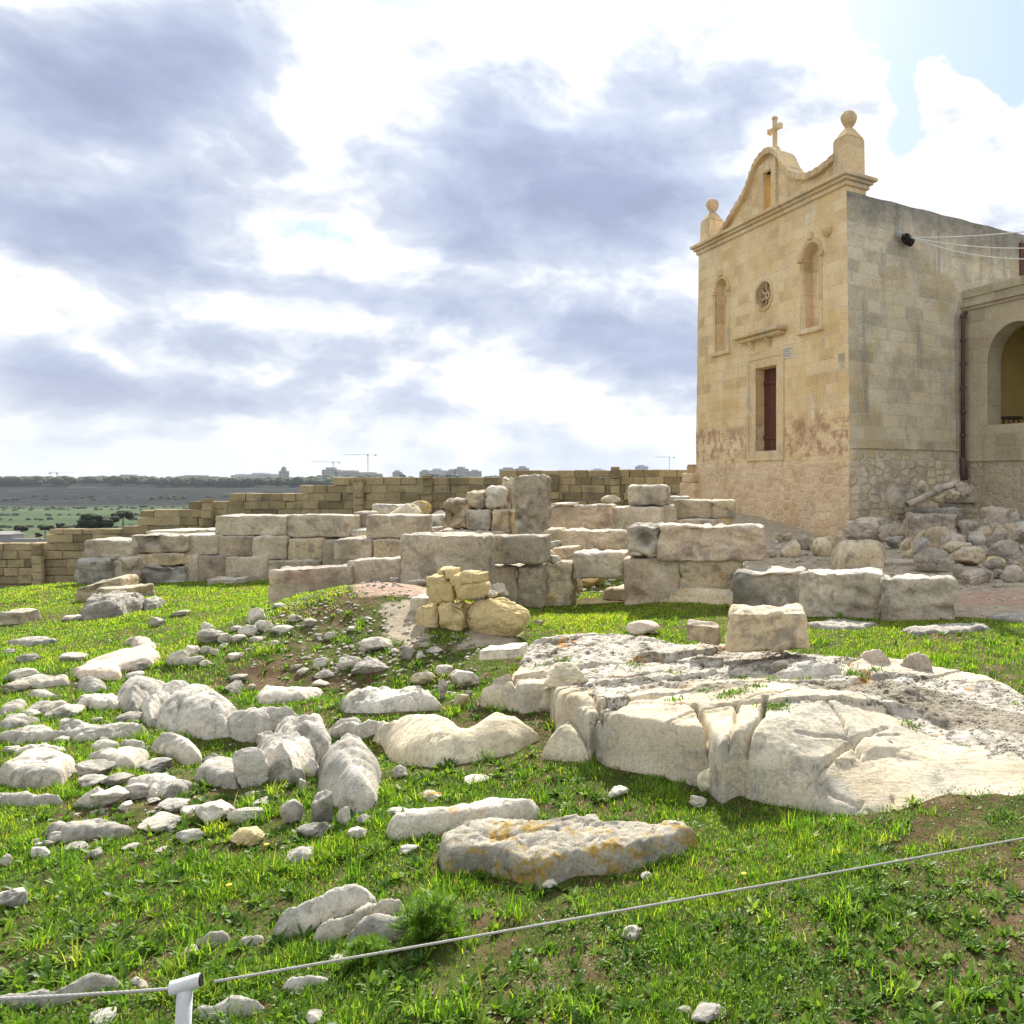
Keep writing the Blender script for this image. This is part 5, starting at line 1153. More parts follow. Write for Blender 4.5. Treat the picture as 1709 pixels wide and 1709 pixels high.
block('thin pale stone wedged against the masonry stub', *R2(520,655,925,980), 7.6, .3, 'limestone_pale', r=.03, slope=.05)
boulder('small cream stone leaning on the masonry stub', *R2(1050,1140,875,925), 'boulder_cream', Y=7.5)
boulder('flat grey stone lying before the largest megalith', *R2(500,640,795,855), 'limestone_grey', depth=.5, Y=8.5, facets=10)
boulder('small grey stone near the pink floor patch', *R2(372,440,782,815), 'limestone_grey', Y=8.7)
# rubble below the chapel side wall
GR = 'rubble heaped against the chapel side wall'
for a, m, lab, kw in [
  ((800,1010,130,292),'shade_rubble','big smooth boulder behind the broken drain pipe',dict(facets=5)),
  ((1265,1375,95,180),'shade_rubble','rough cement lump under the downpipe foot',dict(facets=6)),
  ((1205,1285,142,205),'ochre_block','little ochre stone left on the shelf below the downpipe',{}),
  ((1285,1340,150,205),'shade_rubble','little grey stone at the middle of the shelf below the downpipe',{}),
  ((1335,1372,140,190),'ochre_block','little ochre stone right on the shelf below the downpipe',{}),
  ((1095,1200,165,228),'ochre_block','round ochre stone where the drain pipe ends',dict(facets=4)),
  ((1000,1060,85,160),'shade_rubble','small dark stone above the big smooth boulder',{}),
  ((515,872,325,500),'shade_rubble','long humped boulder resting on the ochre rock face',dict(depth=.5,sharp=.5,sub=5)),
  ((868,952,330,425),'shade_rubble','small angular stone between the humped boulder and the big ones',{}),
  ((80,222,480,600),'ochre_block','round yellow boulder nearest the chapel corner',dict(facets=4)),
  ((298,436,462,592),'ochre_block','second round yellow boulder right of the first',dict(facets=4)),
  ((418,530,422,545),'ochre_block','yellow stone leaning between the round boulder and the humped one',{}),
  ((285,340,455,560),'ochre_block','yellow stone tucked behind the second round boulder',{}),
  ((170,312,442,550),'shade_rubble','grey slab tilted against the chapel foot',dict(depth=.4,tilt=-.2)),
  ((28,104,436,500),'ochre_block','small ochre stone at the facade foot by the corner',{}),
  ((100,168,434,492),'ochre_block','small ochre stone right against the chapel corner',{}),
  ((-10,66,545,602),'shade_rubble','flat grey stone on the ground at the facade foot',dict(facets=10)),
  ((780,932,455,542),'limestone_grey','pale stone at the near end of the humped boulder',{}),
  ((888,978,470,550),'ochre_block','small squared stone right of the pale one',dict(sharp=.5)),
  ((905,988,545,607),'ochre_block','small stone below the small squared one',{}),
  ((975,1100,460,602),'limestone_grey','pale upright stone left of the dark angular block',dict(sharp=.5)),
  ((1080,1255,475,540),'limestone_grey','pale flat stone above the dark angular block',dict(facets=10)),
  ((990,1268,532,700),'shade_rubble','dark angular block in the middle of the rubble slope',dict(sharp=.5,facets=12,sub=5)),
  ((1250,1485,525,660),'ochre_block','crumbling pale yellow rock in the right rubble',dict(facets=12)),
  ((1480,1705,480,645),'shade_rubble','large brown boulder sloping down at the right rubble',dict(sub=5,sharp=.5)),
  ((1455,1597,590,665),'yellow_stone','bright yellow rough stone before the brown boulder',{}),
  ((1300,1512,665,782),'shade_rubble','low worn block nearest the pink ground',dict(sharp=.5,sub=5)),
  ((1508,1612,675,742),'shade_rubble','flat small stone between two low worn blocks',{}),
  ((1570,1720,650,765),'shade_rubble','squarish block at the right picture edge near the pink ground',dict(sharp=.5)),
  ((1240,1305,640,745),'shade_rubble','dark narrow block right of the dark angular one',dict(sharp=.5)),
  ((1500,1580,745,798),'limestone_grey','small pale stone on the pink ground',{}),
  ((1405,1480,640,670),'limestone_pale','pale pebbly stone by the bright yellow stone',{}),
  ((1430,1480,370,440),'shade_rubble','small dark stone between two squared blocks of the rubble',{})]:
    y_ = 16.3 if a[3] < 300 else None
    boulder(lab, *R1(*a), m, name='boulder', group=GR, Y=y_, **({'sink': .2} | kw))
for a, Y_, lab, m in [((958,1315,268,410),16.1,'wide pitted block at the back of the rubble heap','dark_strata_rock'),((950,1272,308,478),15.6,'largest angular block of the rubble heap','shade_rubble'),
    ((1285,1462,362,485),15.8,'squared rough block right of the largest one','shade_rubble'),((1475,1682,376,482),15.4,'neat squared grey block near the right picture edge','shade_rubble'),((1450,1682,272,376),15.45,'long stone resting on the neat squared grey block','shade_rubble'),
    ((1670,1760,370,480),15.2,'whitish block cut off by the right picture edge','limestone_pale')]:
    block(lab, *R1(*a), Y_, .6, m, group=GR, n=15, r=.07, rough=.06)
block('flat grey slab lying on the ground before the rubble', *R1(715,992,625,678), 12.2, .45, 'ancient_block', r=.03)
block('stone shelf slab sticking out below the downpipe', *R1(1190,1412,202,236), 16.6, .5, 'shade_rubble', r=.03)
block('low footing stones under the stone shelf', *R1(1180,1420,236,330), 16.7, .6, 'portico_stone', r=.05, rough=.05)
def drain():
    p0, p1 = at(1280+930/3.984, 780+250/3.984, 15.9), at(1280+1115/3.984, 780+165/3.984, 16.3); d = p1-p0
    mb = MB(); n = 14; ring = []
    for (r, q) in ((.062, 0), (.068, .05), (.062, .12), (.060, .5), (.064, .9), (.058, 1.0)): ring.append((p0+d*q-p0, r))
    mb.tube([a for a, _ in ring], [b for _, b in ring], 14, False); mb.tube([a for a, _ in ring][::-1], [b*.7 for _, b in ring][::-1], 14, False)
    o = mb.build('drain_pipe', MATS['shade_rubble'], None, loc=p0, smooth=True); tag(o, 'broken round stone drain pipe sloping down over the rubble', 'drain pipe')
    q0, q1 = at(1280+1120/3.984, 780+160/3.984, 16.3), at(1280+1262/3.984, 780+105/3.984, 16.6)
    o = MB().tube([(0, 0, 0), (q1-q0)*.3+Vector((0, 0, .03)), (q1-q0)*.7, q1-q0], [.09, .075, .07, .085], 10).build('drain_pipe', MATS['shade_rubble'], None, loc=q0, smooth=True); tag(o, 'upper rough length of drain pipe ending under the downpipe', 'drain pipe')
drain()
# cairn line and loose stones on the slope
GS = 'loose stones on the slope'
CA = [(500,600,40,130,'upright pale stone at the head of the stone heap'),(275,345,115,165,'pointed stone on top of the left part of the stone heap'),(250,360,150,235,'biggest grey stone of the stone heap on the slope'),(90,195,255,340,'dark round stone at the lower left end of the heap'),
 (190,265,235,295,None),(270,330,238,285,None),(160,230,295,335,None),(205,290,290,345,None),(268,330,310,347,None),(360,420,175,225,None),(330,385,160,190,None),(420,485,135,170,None),(470,555,130,190,None),(545,635,105,165,None),(630,730,135,180,'long stone at the right end of the heap'),
 (425,500,180,225,None),(515,590,190,225,None),(375,415,225,255,None),(330,380,250,285,None),(725,785,75,120,None),(635,680,208,240,None),(410,475,275,315,None),(475,505,270,305,None),(650,700,20,50,None),(800,870,95,140,None)]
for a in CA:
    boulder(a[4] or 'small grey stone in the stone heap that runs down the slope', *RC(*a[:4]), ['limestone_pale','limestone_grey'][nseed() % 2], name='stone', cat='stone', group='stones heaped on the slope', facets=9, sub=3 if a[1]-a[0] < 60 else 4, sink=.2)
for a in [(1075,1240,190,275,'pale stone with a pointed tail under the masonry stub'),(1050,1220,295,395,'long brown stone lying aslant below the masonry stub'),(970,1085,290,365,'brown angular stone left of the long aslant one'),(850,955,358,410,'round stone amid the line behind the hooked rock'),
  (1440,1510,240,280,'small pale stone right below the masonry stub'),(1300,1360,235,310,'upright small stone in the dark soil below the stub'),(400,510,378,425,'dark rounded stone in the grass behind the chain'),(1345,1470,368,445,'squarish brown stone at the left of the ledge end wall'),
  (1470,1560,335,400,'brown stone propped behind the white blocky one'),(1530,1680,355,465,'white blocky stone against the ledge end'),(1490,1540,400,510,'narrow stone under the brown propped one'),(1560,1645,480,550,'reddish stone at the foot of the ledge end wall')]:
    boulder(a[4], *RC(*a[:4]), 'limestone_pale' if 'pale' in a[4] or 'white' in a[4] else 'ochre_block' if 'reddish' in a[4] or 'squarish' in a[4] else 'limestone_grey', name='stone', cat='stone', group=GS, sub=4, sink=.15)
small = 'small grey stone lying loose on the slope below the masonry stub'
for a in [(845,925,298,350),(770,825,350,390),(850,930,410,447),(910,970,165,210),(1020,1080,140,165),(515,560,430,465),(1330,1400,440,475),(1625,1665,465,505),(865,905,170,200),(740,790,330,360),(960,1010,345,365),(1380,1420,270,300),(1110,1160,90,110),(1240,1290,250,280)]:
    boulder(small, *RC(*a), 'limestone_pale', name='stone', cat='stone', group=GS, sub=3)
# near rocks
for a, m, lab in [
  (RL(100,280,830,922),'limestone_grey','dark oval rock alone in the left grass'),(RL(465,690,832,915),'limestone_grey','flat grey rock left of the pinkish flat rock'),(RL(-15,92,792,842),'limestone_grey','flat stone at the picture edge above the dark oval rock'),
  (RL(608,865,1200,1305),'limestone_grey','long grey rock just left of the boulder chain'),(RL(165,302,1320,1388),'limestone_pale','brownish stone below the twin lobed rock'),(RL(15,172,1350,1425),'limestone_pale','narrow pale stone left of the brownish one'),
  (RL(498,592,1395,1458),'boulder_white','little white stone under the twin lobed rock'),(RL(435,565,1550,1615),'boulder_white','white rounded stone in grass left of the low rock'),(RL(1255,1395,520,605),'limestone_grey','dark low rock in the bright grass right of the outcrop'),
  (RL(1450,1605,455,512),'limestone_pale','pale low rock further right of the outcrop'),(RL(490,660,500,555),'flat_rock_pink','pinkish flat stone in the shadow left of the outcrop'),
  (RL(1090,1240,905,1000),'limestone_grey','rough stone on the near end of the pinkish flat rock'),(RL(1065,1210,990,1070),'limestone_grey','stone beside the first boulder of the chain'),
  (RL(1640,1760,135,190),'limestone_grey','small grey stone at the foot of the low ashlar wall'),(RL(0,110,1630,1700),'limestone_pale','pale stone at the picture edge above the slitted slab'),(RL(150,300,1670,1712),'limestone_pale','low pale stone above the slitted slab'),
  (RN(960,1138,115,195),'boulder_white','white stone between the angular slab and the humped rock'),(RN(570,862,320,470),'limestone_pale','smooth oval boulder like a loaf in the left grass'),(RN(660,862,230,322),'limestone_grey','shaded stone behind the smooth oval boulder'),
  (RN(455,668,235,328),'limestone_grey','low grey stone left behind the smooth oval boulder'),(RN(820,1015,290,412),'limestone_grey','leaning grey stone right of the smooth oval boulder'),(RN(825,918,420,487),'limestone_pale','small round stone at the right foot of the oval boulder'),
  (RN(1268,1598,415,590),'limestone_pale','wedge shaped boulder pointing right in the near grass'),(RN(915,1212,540,640),'limestone_pale','flat topped stone left of the wedge shaped boulder'),(RN(1203,1402,625,720),'boulder_white','white humped stone below the wedge shaped boulder'),
  (RN(165,325,735,838),'boulder_white','largest white cobble of the lower left group'),(RN(308,422,635,720),'boulder_white','white cobble behind the largest one at lower left'),(RN(205,268,685,735),'boulder_white','smaller of the two pebbles left in the lower left group'),
  (RN(285,358,690,745),'boulder_white','pebble wedged between the two white cobbles'),(RN(418,588,720,785),'boulder_white','long white stone right of the white cobbles'),(RN(608,703,755,835),'boulder_white','split pale cobble right of the long white stone'),
  (RN(-25,62,790,885),'limestone_pale','pale cobble cut by the left picture edge'),(RN(-40,132,1050,1205),'boulder_white','large white rock cut by the left picture edge in the near grass'),(RN(1605,1820,615,745),'yellow_stone','stone with a yellow lichened top in the near grass'),
  (RN(842,948,725,772),'limestone_pale','small flat stone in the near grass under the flat topped one'),(RN(1083,1142,350,402),'limestone_pale','pebble right of the leaning grey stone'),(RN(1028,1122,395,445),'boulder_white','white pebble below the leaning grey stone'),
  (R5(880,952,470,552),'limestone_grey','upright grey stone broken off the humped rock'),(R5(1343,1447,632,792),'limestone_grey','upright dark stone at the foot of the big rounded boulder'),(R5(1218,1312,668,778),'limestone_grey','grey stone leaning left of the upright dark one'),
  (R5(1474,1522,700,792),'boulder_white','slim white stone under the big rounded boulder'),(R5(1550,1614,735,788),'boulder_white','white pebble right of the slim stone'),(R5(1513,1592,795,852),'boulder_white','white pebble in grass below the big rounded boulder'),
  (R5(998,1115,702,785),'boulder_white','pale stone half buried right of the wedge shaped boulder'),(R5(1222,1352,882,955),'boulder_white','pale stone with pointed end in the grass above the rock ribs'),(R5(1095,1190,370,450),'boulder_white','small boulder stuck between the pitted and tongue shaped boulders'),
  (R5(1290,1395,1605,1660),'boulder_white','white stone at the bottom picture edge right of the post'),(R5(350,475,1608,1665),'boulder_white','white stone at the bottom picture edge left of the post'),(R5(785,855,1315,1362),'limestone_pale','small stone below the pale pointed rock'),
  (R5(1318,1390,488,575),'boulder_white','rounded stone between tongue shaped and big rounded boulders'),(R5(1258,1322,525,610),'limestone_grey','small shaded stone left of the rounded one in the chain'),(R5(1300,1335,575,640),'boulder_white','thin white stone hanging below the rounded one'),
  (R6(250,312,640,692),'boulder_white','round stone at the left foot of the long cream boulder'),(R6(228,325,818,855),'boulder_white','flat white stone left behind the long low flat rock'),(R6(355,455,745,790),'limestone_pale','flat stone behind the left end of the long low flat rock'),
  (R6(278,352,973,1012),'boulder_white','small white stone left of the lichened slab'),(R6(65,132,900,948),'boulder_white','white stone in the deep grass left of the long low flat rock'),
  (R6(868,938,1110,1155),'limestone_pale','round pale stone at the near tip of the lichened slab'),(R6(1283,1332,1080,1115),'boulder_white','small white stone in grass right of the lichened slab'),(R6(1200,1282,1310,1362),'limestone_grey','grey stone under the wire in the right grass'),
  (R6(1433,1498,1638,1675),'boulder_white','small white stone at the bottom edge of the picture'),(R6(1493,1640,1645,1720),'boulder_white','bigger white stone cut by the bottom edge of the picture'),
  (R6(530,640,695,722),'limestone_pale','low flat stone in the grass under the long cream boulder'),(R6(1150,1230,730,775),'limestone_pale','low flat stone in the grass under the ledge front'),
  ((-20,30,1482,1512),'limestone_pale','white stone low at the left edge of the near grass'),((498,530,1690,1715),'limestone_pale','tiny stone at the bottom edge right of the metal post')]:
    boulder(lab, *a, m, name='stone' if a[1]-a[0] < 40 else 'boulder', sub=4, rough=.06)
block('flat stone at the foot of the measuring stake', *R4(918,1052,605,628), None, .3, 'limestone_pale', r=.02, name='flat_stone')
block('flat stone half buried before the dark rubble course', *R4(515,682,594,612), None, .3, 'limestone_grey', r=.02, name='flat_stone')
boulder('dark stone in the gully at the foot of the boundary wall', *R4(0,82,650,690), 'shade_rubble', Y=14.5)
boulder('second dark stone in the gully at the foot of the boundary wall', *R4(55,128,660,690), 'shade_rubble', Y=14.0)
boulder('low pale stone on the grass right of the masonry stub', *R3(820,868,838,862), 'limestone_pale', name='stone')
def stake():
    x, y, z = hit(368, 968); o = MB().tube([(0, 0, -.1), (.01, 0, .30)], .006, 6).build('measuring_stake', MATS['iron_pipe'], None, loc=(x, y, z)); tag(o, 'thin dark metal stake upright in the grass before the ashlar wall', 'stake')
stake()

def bank_stones():
    """the stony bank at the left: many half sunk stones of the same pale limestone"""
    rn = random.Random(77); lab = 'small pale limestone piece half sunk in the grass of the left bank'; n = 0; tries = 0
    while n < 48 and tries < 3000:
        tries += 1; u, v = rn.uniform(-10, 540), rn.uniform(1135, 1440)
        if rn.random() < .35: u, v = rn.uniform(0, 300), rn.uniform(1180, 1400)
        if u > 430 and v < 1290: continue
        x, y, z = hit(u, v)
        if any(in_poly(np.array([x]), np.array([y]), p)[0] for p in NOGRASS): continue
        w = rn.choice([10, 12, 14, 18, 24, 34, 46]); h = w*rn.uniform(.35, .75)
        boulder(lab, u-w/2, u+w/2, v-h, v, rn.choice(['limestone_pale', 'boulder_white', 'limestone_grey', 'limestone_grey']), name='stone', cat='stone', group='stones half sunk in the left bank', sub=4, sink=.4, facets=16, sharp=.42, depth=rn.uniform(.7, 1.3)); n += 1
bank_stones()
for lab, pts, h, m in [
  ('flat rock plate right below the slitted slab at the left edge', [(-6,1335),(20,1324),(60,1322),(95,1330),(110,1342),(60,1348),(5,1346)], .08, 'limestone_grey'),
  ('rock plate bordering the grass left of the humped broken rock', [(150,1262),(170,1250),(205,1252),(240,1262),(235,1276),(190,1276),(158,1274)], .09, 'boulder_white'),
  ('low rock plate at the left bank above the slitted slab', [(10,1258),(30,1246),(75,1240),(110,1243),(95,1254),(50,1260)], .08, 'limestone_pale'),
  ('jagged low ledge in the hollow left of the upright dark stone', [(330,1290),(350,1272),(385,1262),(420,1300),(400,1318),(360,1312)], .15, 'limestone_grey'),
  ('low rock shelf left of the pinkish flat rock', [(20,1140),(60,1128),(110,1126),(118,1138),(70,1148),(30,1150)], .07, 'limestone_pale'),
  ('narrow rock strip in the slope grass above the dark oval rock', [(10,1076),(40,1066),(85,1062),(98,1070),(50,1080)], .06, 'limestone_grey')]:
    slab(lab, pts, h, m, r=.05, rough=.03, jag=.07)

for lab, pts, h, m in [
  ('long low ledge of cracked bedrock between the twin lobed rock and the chain', [(100,1222),(150,1205),(215,1206),(250,1220),(238,1232),(170,1236),(110,1234)], .12, 'boulder_white'),
  ('cracked low ledge at the left edge above the rock plate', [(-8,1236),(30,1216),(90,1212),(112,1224),(80,1238),(20,1244)], .10, 'limestone_grey'),
  ('flat cracked ledge in the turf below the smooth oval boulder', [(60,1392),(110,1368),(190,1366),(228,1380),(190,1400),(110,1406)], .07, 'limestone_grey'),
  ('low ledge running down from the angular pale slab', [(205,1310),(250,1290),(300,1292),(318,1310),(290,1330),(235,1332)], .11, 'boulder_white'),
  ('half buried ledge left of the largest cracked boulder', [(130,1172),(165,1158),(196,1160),(204,1176),(190,1186),(150,1184)], .12, 'limestone_pale'),
  ('broad low ledge linking the tongue boulder and the cream boulder', [(545,1222),(575,1206),(625,1200),(650,1206),(640,1222),(600,1232),(560,1234)], .14, 'boulder_white')]:
    slab(lab, pts, h, m, r=.06, rough=.035, jag=.08)

def chapel_rubble():
    rn = random.Random(31); lab = 'dusty brown rubble stone in the dense heap below the arch and side wall'
    for i in range(46):
        u = rn.uniform(1440, 1730); k = (u-1440)/290; v = rn.uniform(862, 885+70*min(1, k*1.6)); w = rn.choice([26, 32, 38, 46, 56]); h = w*rn.uniform(.55, .85)
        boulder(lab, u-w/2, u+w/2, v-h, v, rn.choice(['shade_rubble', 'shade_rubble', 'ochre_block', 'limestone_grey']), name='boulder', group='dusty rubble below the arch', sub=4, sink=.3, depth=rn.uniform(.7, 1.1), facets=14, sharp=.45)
chapel_rubble()
# ---------------------------------------------------------------- grass, weeds
def allowed(x, y):
    ok = np.ones(x.shape, bool)
    for p in NOGRASS:
        if p is BED: continue
        ok &= ~in_poly(x, y, p)
    k = np.nonzero(in_poly(x, y, BED) & ok)[0]
    if len(k):
        zb = gz(x[k], y[k])
        for i, zz in zip(k, zb):
            h_ = _bvh.ray_cast(Vector((x[i], y[i], 5))-ledge.location, Vector((0, 0, -1)))[0]
            if h_ is not None and h_.z+ledge.location.z-zz > .012: ok[i] = False
    bare = np.zeros(x.shape)
    for p in BARE+PINK:
        q = np.asarray(p); bb = (x > q[:, 0].min()-.5) & (x < q[:, 0].max()+.5) & (y > q[:, 1].min()-.5) & (y < q[:, 1].max()+.5)
        if bb.any(): bare[bb] = np.maximum(bare[bb], sstep(signed(x[bb], y[bb], p), -.2, .12))
    return ok & (np.random.RandomState(len(x)).rand(*x.shape) > bare*1.03)
def ribbon(name, x, y, ang, lean, ln, wd, curl, tone, mat, segs=3, zoff=None, fold=0.0, prof=None):
    """many leaves as bent ribbons, one mesh. lean = start tilt from vertical, curl = added tilt to the tip"""
    N = len(x); z = gz(x, y) if zoff is None else zoff
    ca, sa = np.cos(ang), np.sin(ang); px, py, pz = x.copy(), y.copy(), z-.004; th = lean.copy(); prof = prof or [1, .9, .6, 0]
    V = []
    for k in range(segs+1):
        w = wd*prof[k]*.5
        if k < segs: V.append(np.stack([px-sa*w, py+ca*w, pz], 1)); V.append(np.stack([px+sa*w, py-ca*w, pz], 1))
        else: V.append(np.stack([px, py, pz], 1))
        st = ln/segs; px = px+np.sin(th)*ca*st; py = py+np.sin(th)*sa*st; pz = pz+np.cos(th)*st; th = th+curl/segs
    m = 2*segs+1; VV = np.stack(V, 1).reshape(-1, 3); base = (np.arange(N)*m)[:, None]
    quads = np.array([[2*k, 2*k+1, 2*k+3, 2*k+2] for k in range(segs-1)]).ravel(); tri = np.array([2*segs-2, 2*segs-1, 2*segs])
    pat = np.concatenate([quads, tri]); loops = (base+pat[None]).ravel(); sizes = np.array([4]*(segs-1)+[3]); offs = np.concatenate([[0], np.cumsum(sizes)[:-1]])
    starts = ((np.arange(N)*len(pat))[:, None]+offs[None]).ravel()
    me = np_mesh(name, VV, loops, starts, MATS[mat], True)
    at_ = me.attributes.new('tone', 'FLOAT', 'POINT'); at_.data.foreach_set('value', np.repeat(tone, m).astype(np.float32))
    o = bpy.data.objects.new(name, me); COL.objects.link(o); return o
def scatter(n, y0, y1, power, rs, a0=-1.12, a1=.48, pad=1.0):
    """random points whose density falls with distance"""
    t = rs.rand(n); q = 1-power; Y = (y0**q+t*(y1**q-y0**q))**(1/q); A = rs.uniform(a0, a1, n); X = A*(Y+pad); return X, Y
def build_grass():
    rs = np.random.RandomState(12)
    n = 900000; X, Y = scatter(n, 1.7, 15.5, 1.15, rs)
    nz = fbm2(X, Y, 1.1, 5.0, 4); n2 = fbm2(X, Y, 4.5, 9.0, 3)
    # the meadow behind the ledge and on the left slope is a short even sward; near grass is tufted with bare soil between
    lush = sstep(Y, 6.3, 7.6)
    keep = rs.rand(n) < np.clip(.44+2.0*nz+1.5*n2+.9*lush-.5*sstep(X, .3, 1.6)*(1-lush)*sstep(fbm2(X, Y, 1.6, 77.0, 3), -.15, .25), .10, 1)
    X, Y, nz, n2, lush = [q[keep] for q in (X, Y, nz, n2, lush)]
    keep = allowed(X, Y); X, Y, nz, n2, lush = [q[keep] for q in (X, Y, nz, n2, lush)]; N = len(X)
    # slope of the mound is thin
    bald = np.exp(-((X+3.9)/.9)**2-((Y-7.4)/.8)**2); k = rs.rand(N) > bald*.9; X, Y, nz, n2, lush = [q[k] for q in (X, Y, nz, n2, lush)]; N = len(X)
    tuft = sstep(fbm2(X, Y, 2.6, 21.0, 2), .18, .42)
    ln = (.018+.024*rs.rand(N)+.045*tuft*rs.rand(N))*(1-.30*lush)*(.8+.6*np.clip(nz+.3, 0, 1)); ln *= np.clip(Y/5, .9, 1.25)
    wd = np.maximum(.0022+.0018*rs.rand(N), .00115*Y)*(1+.4*tuft)
    tone = np.clip(.42+.55*nz+.35*n2+.22*rs.normal(size=N)+.24*lush, 0, .92); tone = np.where(rs.rand(N) < .035, 1.0, tone)
    o = ribbon('grass', X, Y, rs.uniform(0, 6.283, N), rs.uniform(.05, .75, N), ln, wd, rs.uniform(.2, 1.3, N), tone, 'grass_blade', 2, prof=[1, .8, 0])
    tag(o, kind='stuff')
    # long bright tufts
    rs = np.random.RandomState(5); nt = 620; tx, ty = scatter(nt, 2.0, 9, 1.6, rs, -1.05, .36)
    k = (fbm2(tx, ty, 1.0, 31.0, 3) > -.10) & allowed(tx, ty); tx, ty = tx[k], ty[k]
    # hand placed tufts seen in the photograph
    ex = [hit(u, v)[:2] for u, v in [(215,1225),(235,1235),(190,1220),(255,1245),(75,1310),(90,1320),(120,1330),(410,1345),(440,1360),(735,1270),(770,1265),(500,1300),(360,1390),(110,1460),(130,1475),(100,1440),(460,1360),(480,1350),(560,1300),(860,1445),(330,1600),(300,1620),(280,1560),(1345,1380),(1380,1378),(1420,1385),(1320,1385),(1500,1390),(450,1090),(465,1085),(430,1095),(270,1240),(1600,1680),(1640,1660),(60,1580),(700,1690),(740,1700),(780,1690),(640,1330),(170,1600)]]
    tx = np.concatenate([tx, [e[0] for e in ex]*2]); ty = np.concatenate([ty, [e[1] for e in ex]*2])
    M = 26; X = np.repeat(tx, M)+rs.normal(size=len(tx)*M)*.022; Y = np.repeat(ty, M)+rs.normal(size=len(tx)*M)*.022; N = len(X); sz = np.repeat(rs.uniform(.5, 1.15, len(tx)), M)
    tn = np.repeat(rs.uniform(.35, .85, len(tx)), M)+.12*rs.normal(size=N)
    o = ribbon('grass_tufts', X, Y, rs.uniform(0, 6.283, N), rs.uniform(.05, .6, N), (.035+.085*rs.rand(N))*sz, np.maximum(.0035+.003*rs.rand(N), .0012*Y), rs.uniform(.3, 1.6, N), np.clip(tn, 0, .95), 'grass_blade', 3)
    tag(o, kind='stuff')
    # tufts rooted in the cracks of the bedrock ledge
    bx, by, bz = [], [], []
    for (u, v, k_) in [(1128,1186,3),(1205,1192,4),(1222,1186,4),(1240,1180,4),(1288,1208,5),(1300,1204,4),(1262,1168,3),(1120,1110,3),(1340,1118,3),(1290,1128,3),(1420,1100,6),(1440,1106,5),(1460,1100,3),(1500,1298,3),(1240,1112,4),(1520,1180,3),(1660,1290,5),(1680,1285,4),(1180,1165,2),(1380,1092,5),(1060,1085,3),(940,1075,5),(905,1085,4)]:
        x, y, z = hit(u, v, .22)
        for _ in range(k_*16):
            a, b_ = x+rs.normal()*.035, y+rs.normal()*.035; bx.append(a); by.append(b_); bz.append(float(gz(np.array([a]), np.array([b_]))[0])+BEDH(a, b_))
    bx, by, bz = map(np.array, (bx, by, bz)); N = len(bx)
    o = ribbon('ledge_weeds', bx, by, rs.uniform(0, 6.283, N), rs.uniform(.2, 1.2, N), .018+.03*rs.rand(N), .006+.006*rs.rand(N), rs.uniform(.1, 1, N), np.clip(.5+.3*rs.normal(size=N), 0, 1), 'weed_leaf', 3, zoff=bz, prof=[.5, 1, .7, 0]); tag(o, kind='stuff')
    # broad leaved weeds in rosettes
    rs = np.random.RandomState(8); nt = 12000; tx, ty = scatter(nt, 1.8, 8.5, 1.7, rs, -1.05, .42)
    k = (rs.rand(nt) < np.clip(.55+1.6*fbm2(tx, ty, .9, 41.0, 3), 0.06, 1)) & allowed(tx, ty); tx, ty = tx[k], ty[k]; M = 9
    X = np.repeat(tx, M); Y = np.repeat(ty, M); N = len(X); sz = np.repeat(rs.uniform(.45, 1.25, len(tx))**1.3, M); ang = rs.uniform(0, 6.283, N)
    X = X+np.cos(ang)*.006; Y = Y+np.sin(ang)*.006
    tn = np.repeat(rs.uniform(.1, .9, len(tx)), M)+.1*rs.normal(size=N)
    o = ribbon('weeds', X, Y, ang, rs.uniform(.25, 1.15, N), (.022+.030*rs.rand(N))*sz, (.008+.010*rs.rand(N))*sz, rs.uniform(.1, .9, N), np.clip(tn, 0, 1), 'weed_leaf', 4, prof=[.25, .85, 1.0, .7, 0])
    tag(o, kind='stuff')
    # tiny clover-like ground cover: small flat leaves
    rs = np.random.RandomState(18); n = 120000; X, Y = scatter(n, 1.7, 7.5, 1.6, rs); k = (rs.rand(n) < np.clip(.40+2.6*fbm2(X, Y, 1.7, 51.0, 3), .05, 1)) & allowed(X, Y); X, Y = X[k], Y[k]; N = len(X)
    z = gz(X, Y)+rs.uniform(.004, .03, N)
    o = ribbon('clover', X, Y, rs.uniform(0, 6.283, N), rs.uniform(.4, 1.4, N), .006+.008*rs.rand(N), .004+.005*rs.rand(N), rs.uniform(-.3, .6, N), np.clip(.3+.25*rs.normal(size=N), 0, 1), 'weed_leaf', 3, zoff=z, prof=[.4, 1.0, .8, 0])
    tag(o, kind='stuff')
    # feathery bush near the wire
    def feathery(label, u, v, R, Hh, n, seed):
        rs = np.random.RandomState(seed); x, y, z = hit(u, v); t = empty('feathery_bush', (x, y, z)); tag(t, label, 'bush')
        M = 60; NS = n; ang = rs.uniform(0, 6.283, NS); el = rs.uniform(.1, 1.25, NS); Ls = rs.uniform(.6, 1.0, NS)
        tip = np.stack([np.cos(ang)*np.sin(el)*R*Ls, np.sin(ang)*np.sin(el)*R*Ls, np.cos(el)*Hh*Ls+.01], 1)
        q = rs.uniform(.12, 1, (NS, M)); pts = tip[:, None]*q[..., None]; pts[..., 2] += .03*np.sin(q*3); pts = pts.reshape(-1, 3)+rs.normal(size=(NS*M, 3))*.005
        N = len(pts)
        o = ribbon('leaves', pts[:, 0], pts[:, 1], rs.uniform(0, 6.283, N), rs.uniform(.1, 1.5, N), .012+.018*rs.rand(N), .0016+.0010*rs.rand(N), rs.uniform(-.3, .6, N), np.clip(.5+.3*rs.normal(size=N), 0, 1), 'fennel_leaf', 2, zoff=pts[:, 2], prof=[1, .7, 0]); o.parent = t
        mb = MB()
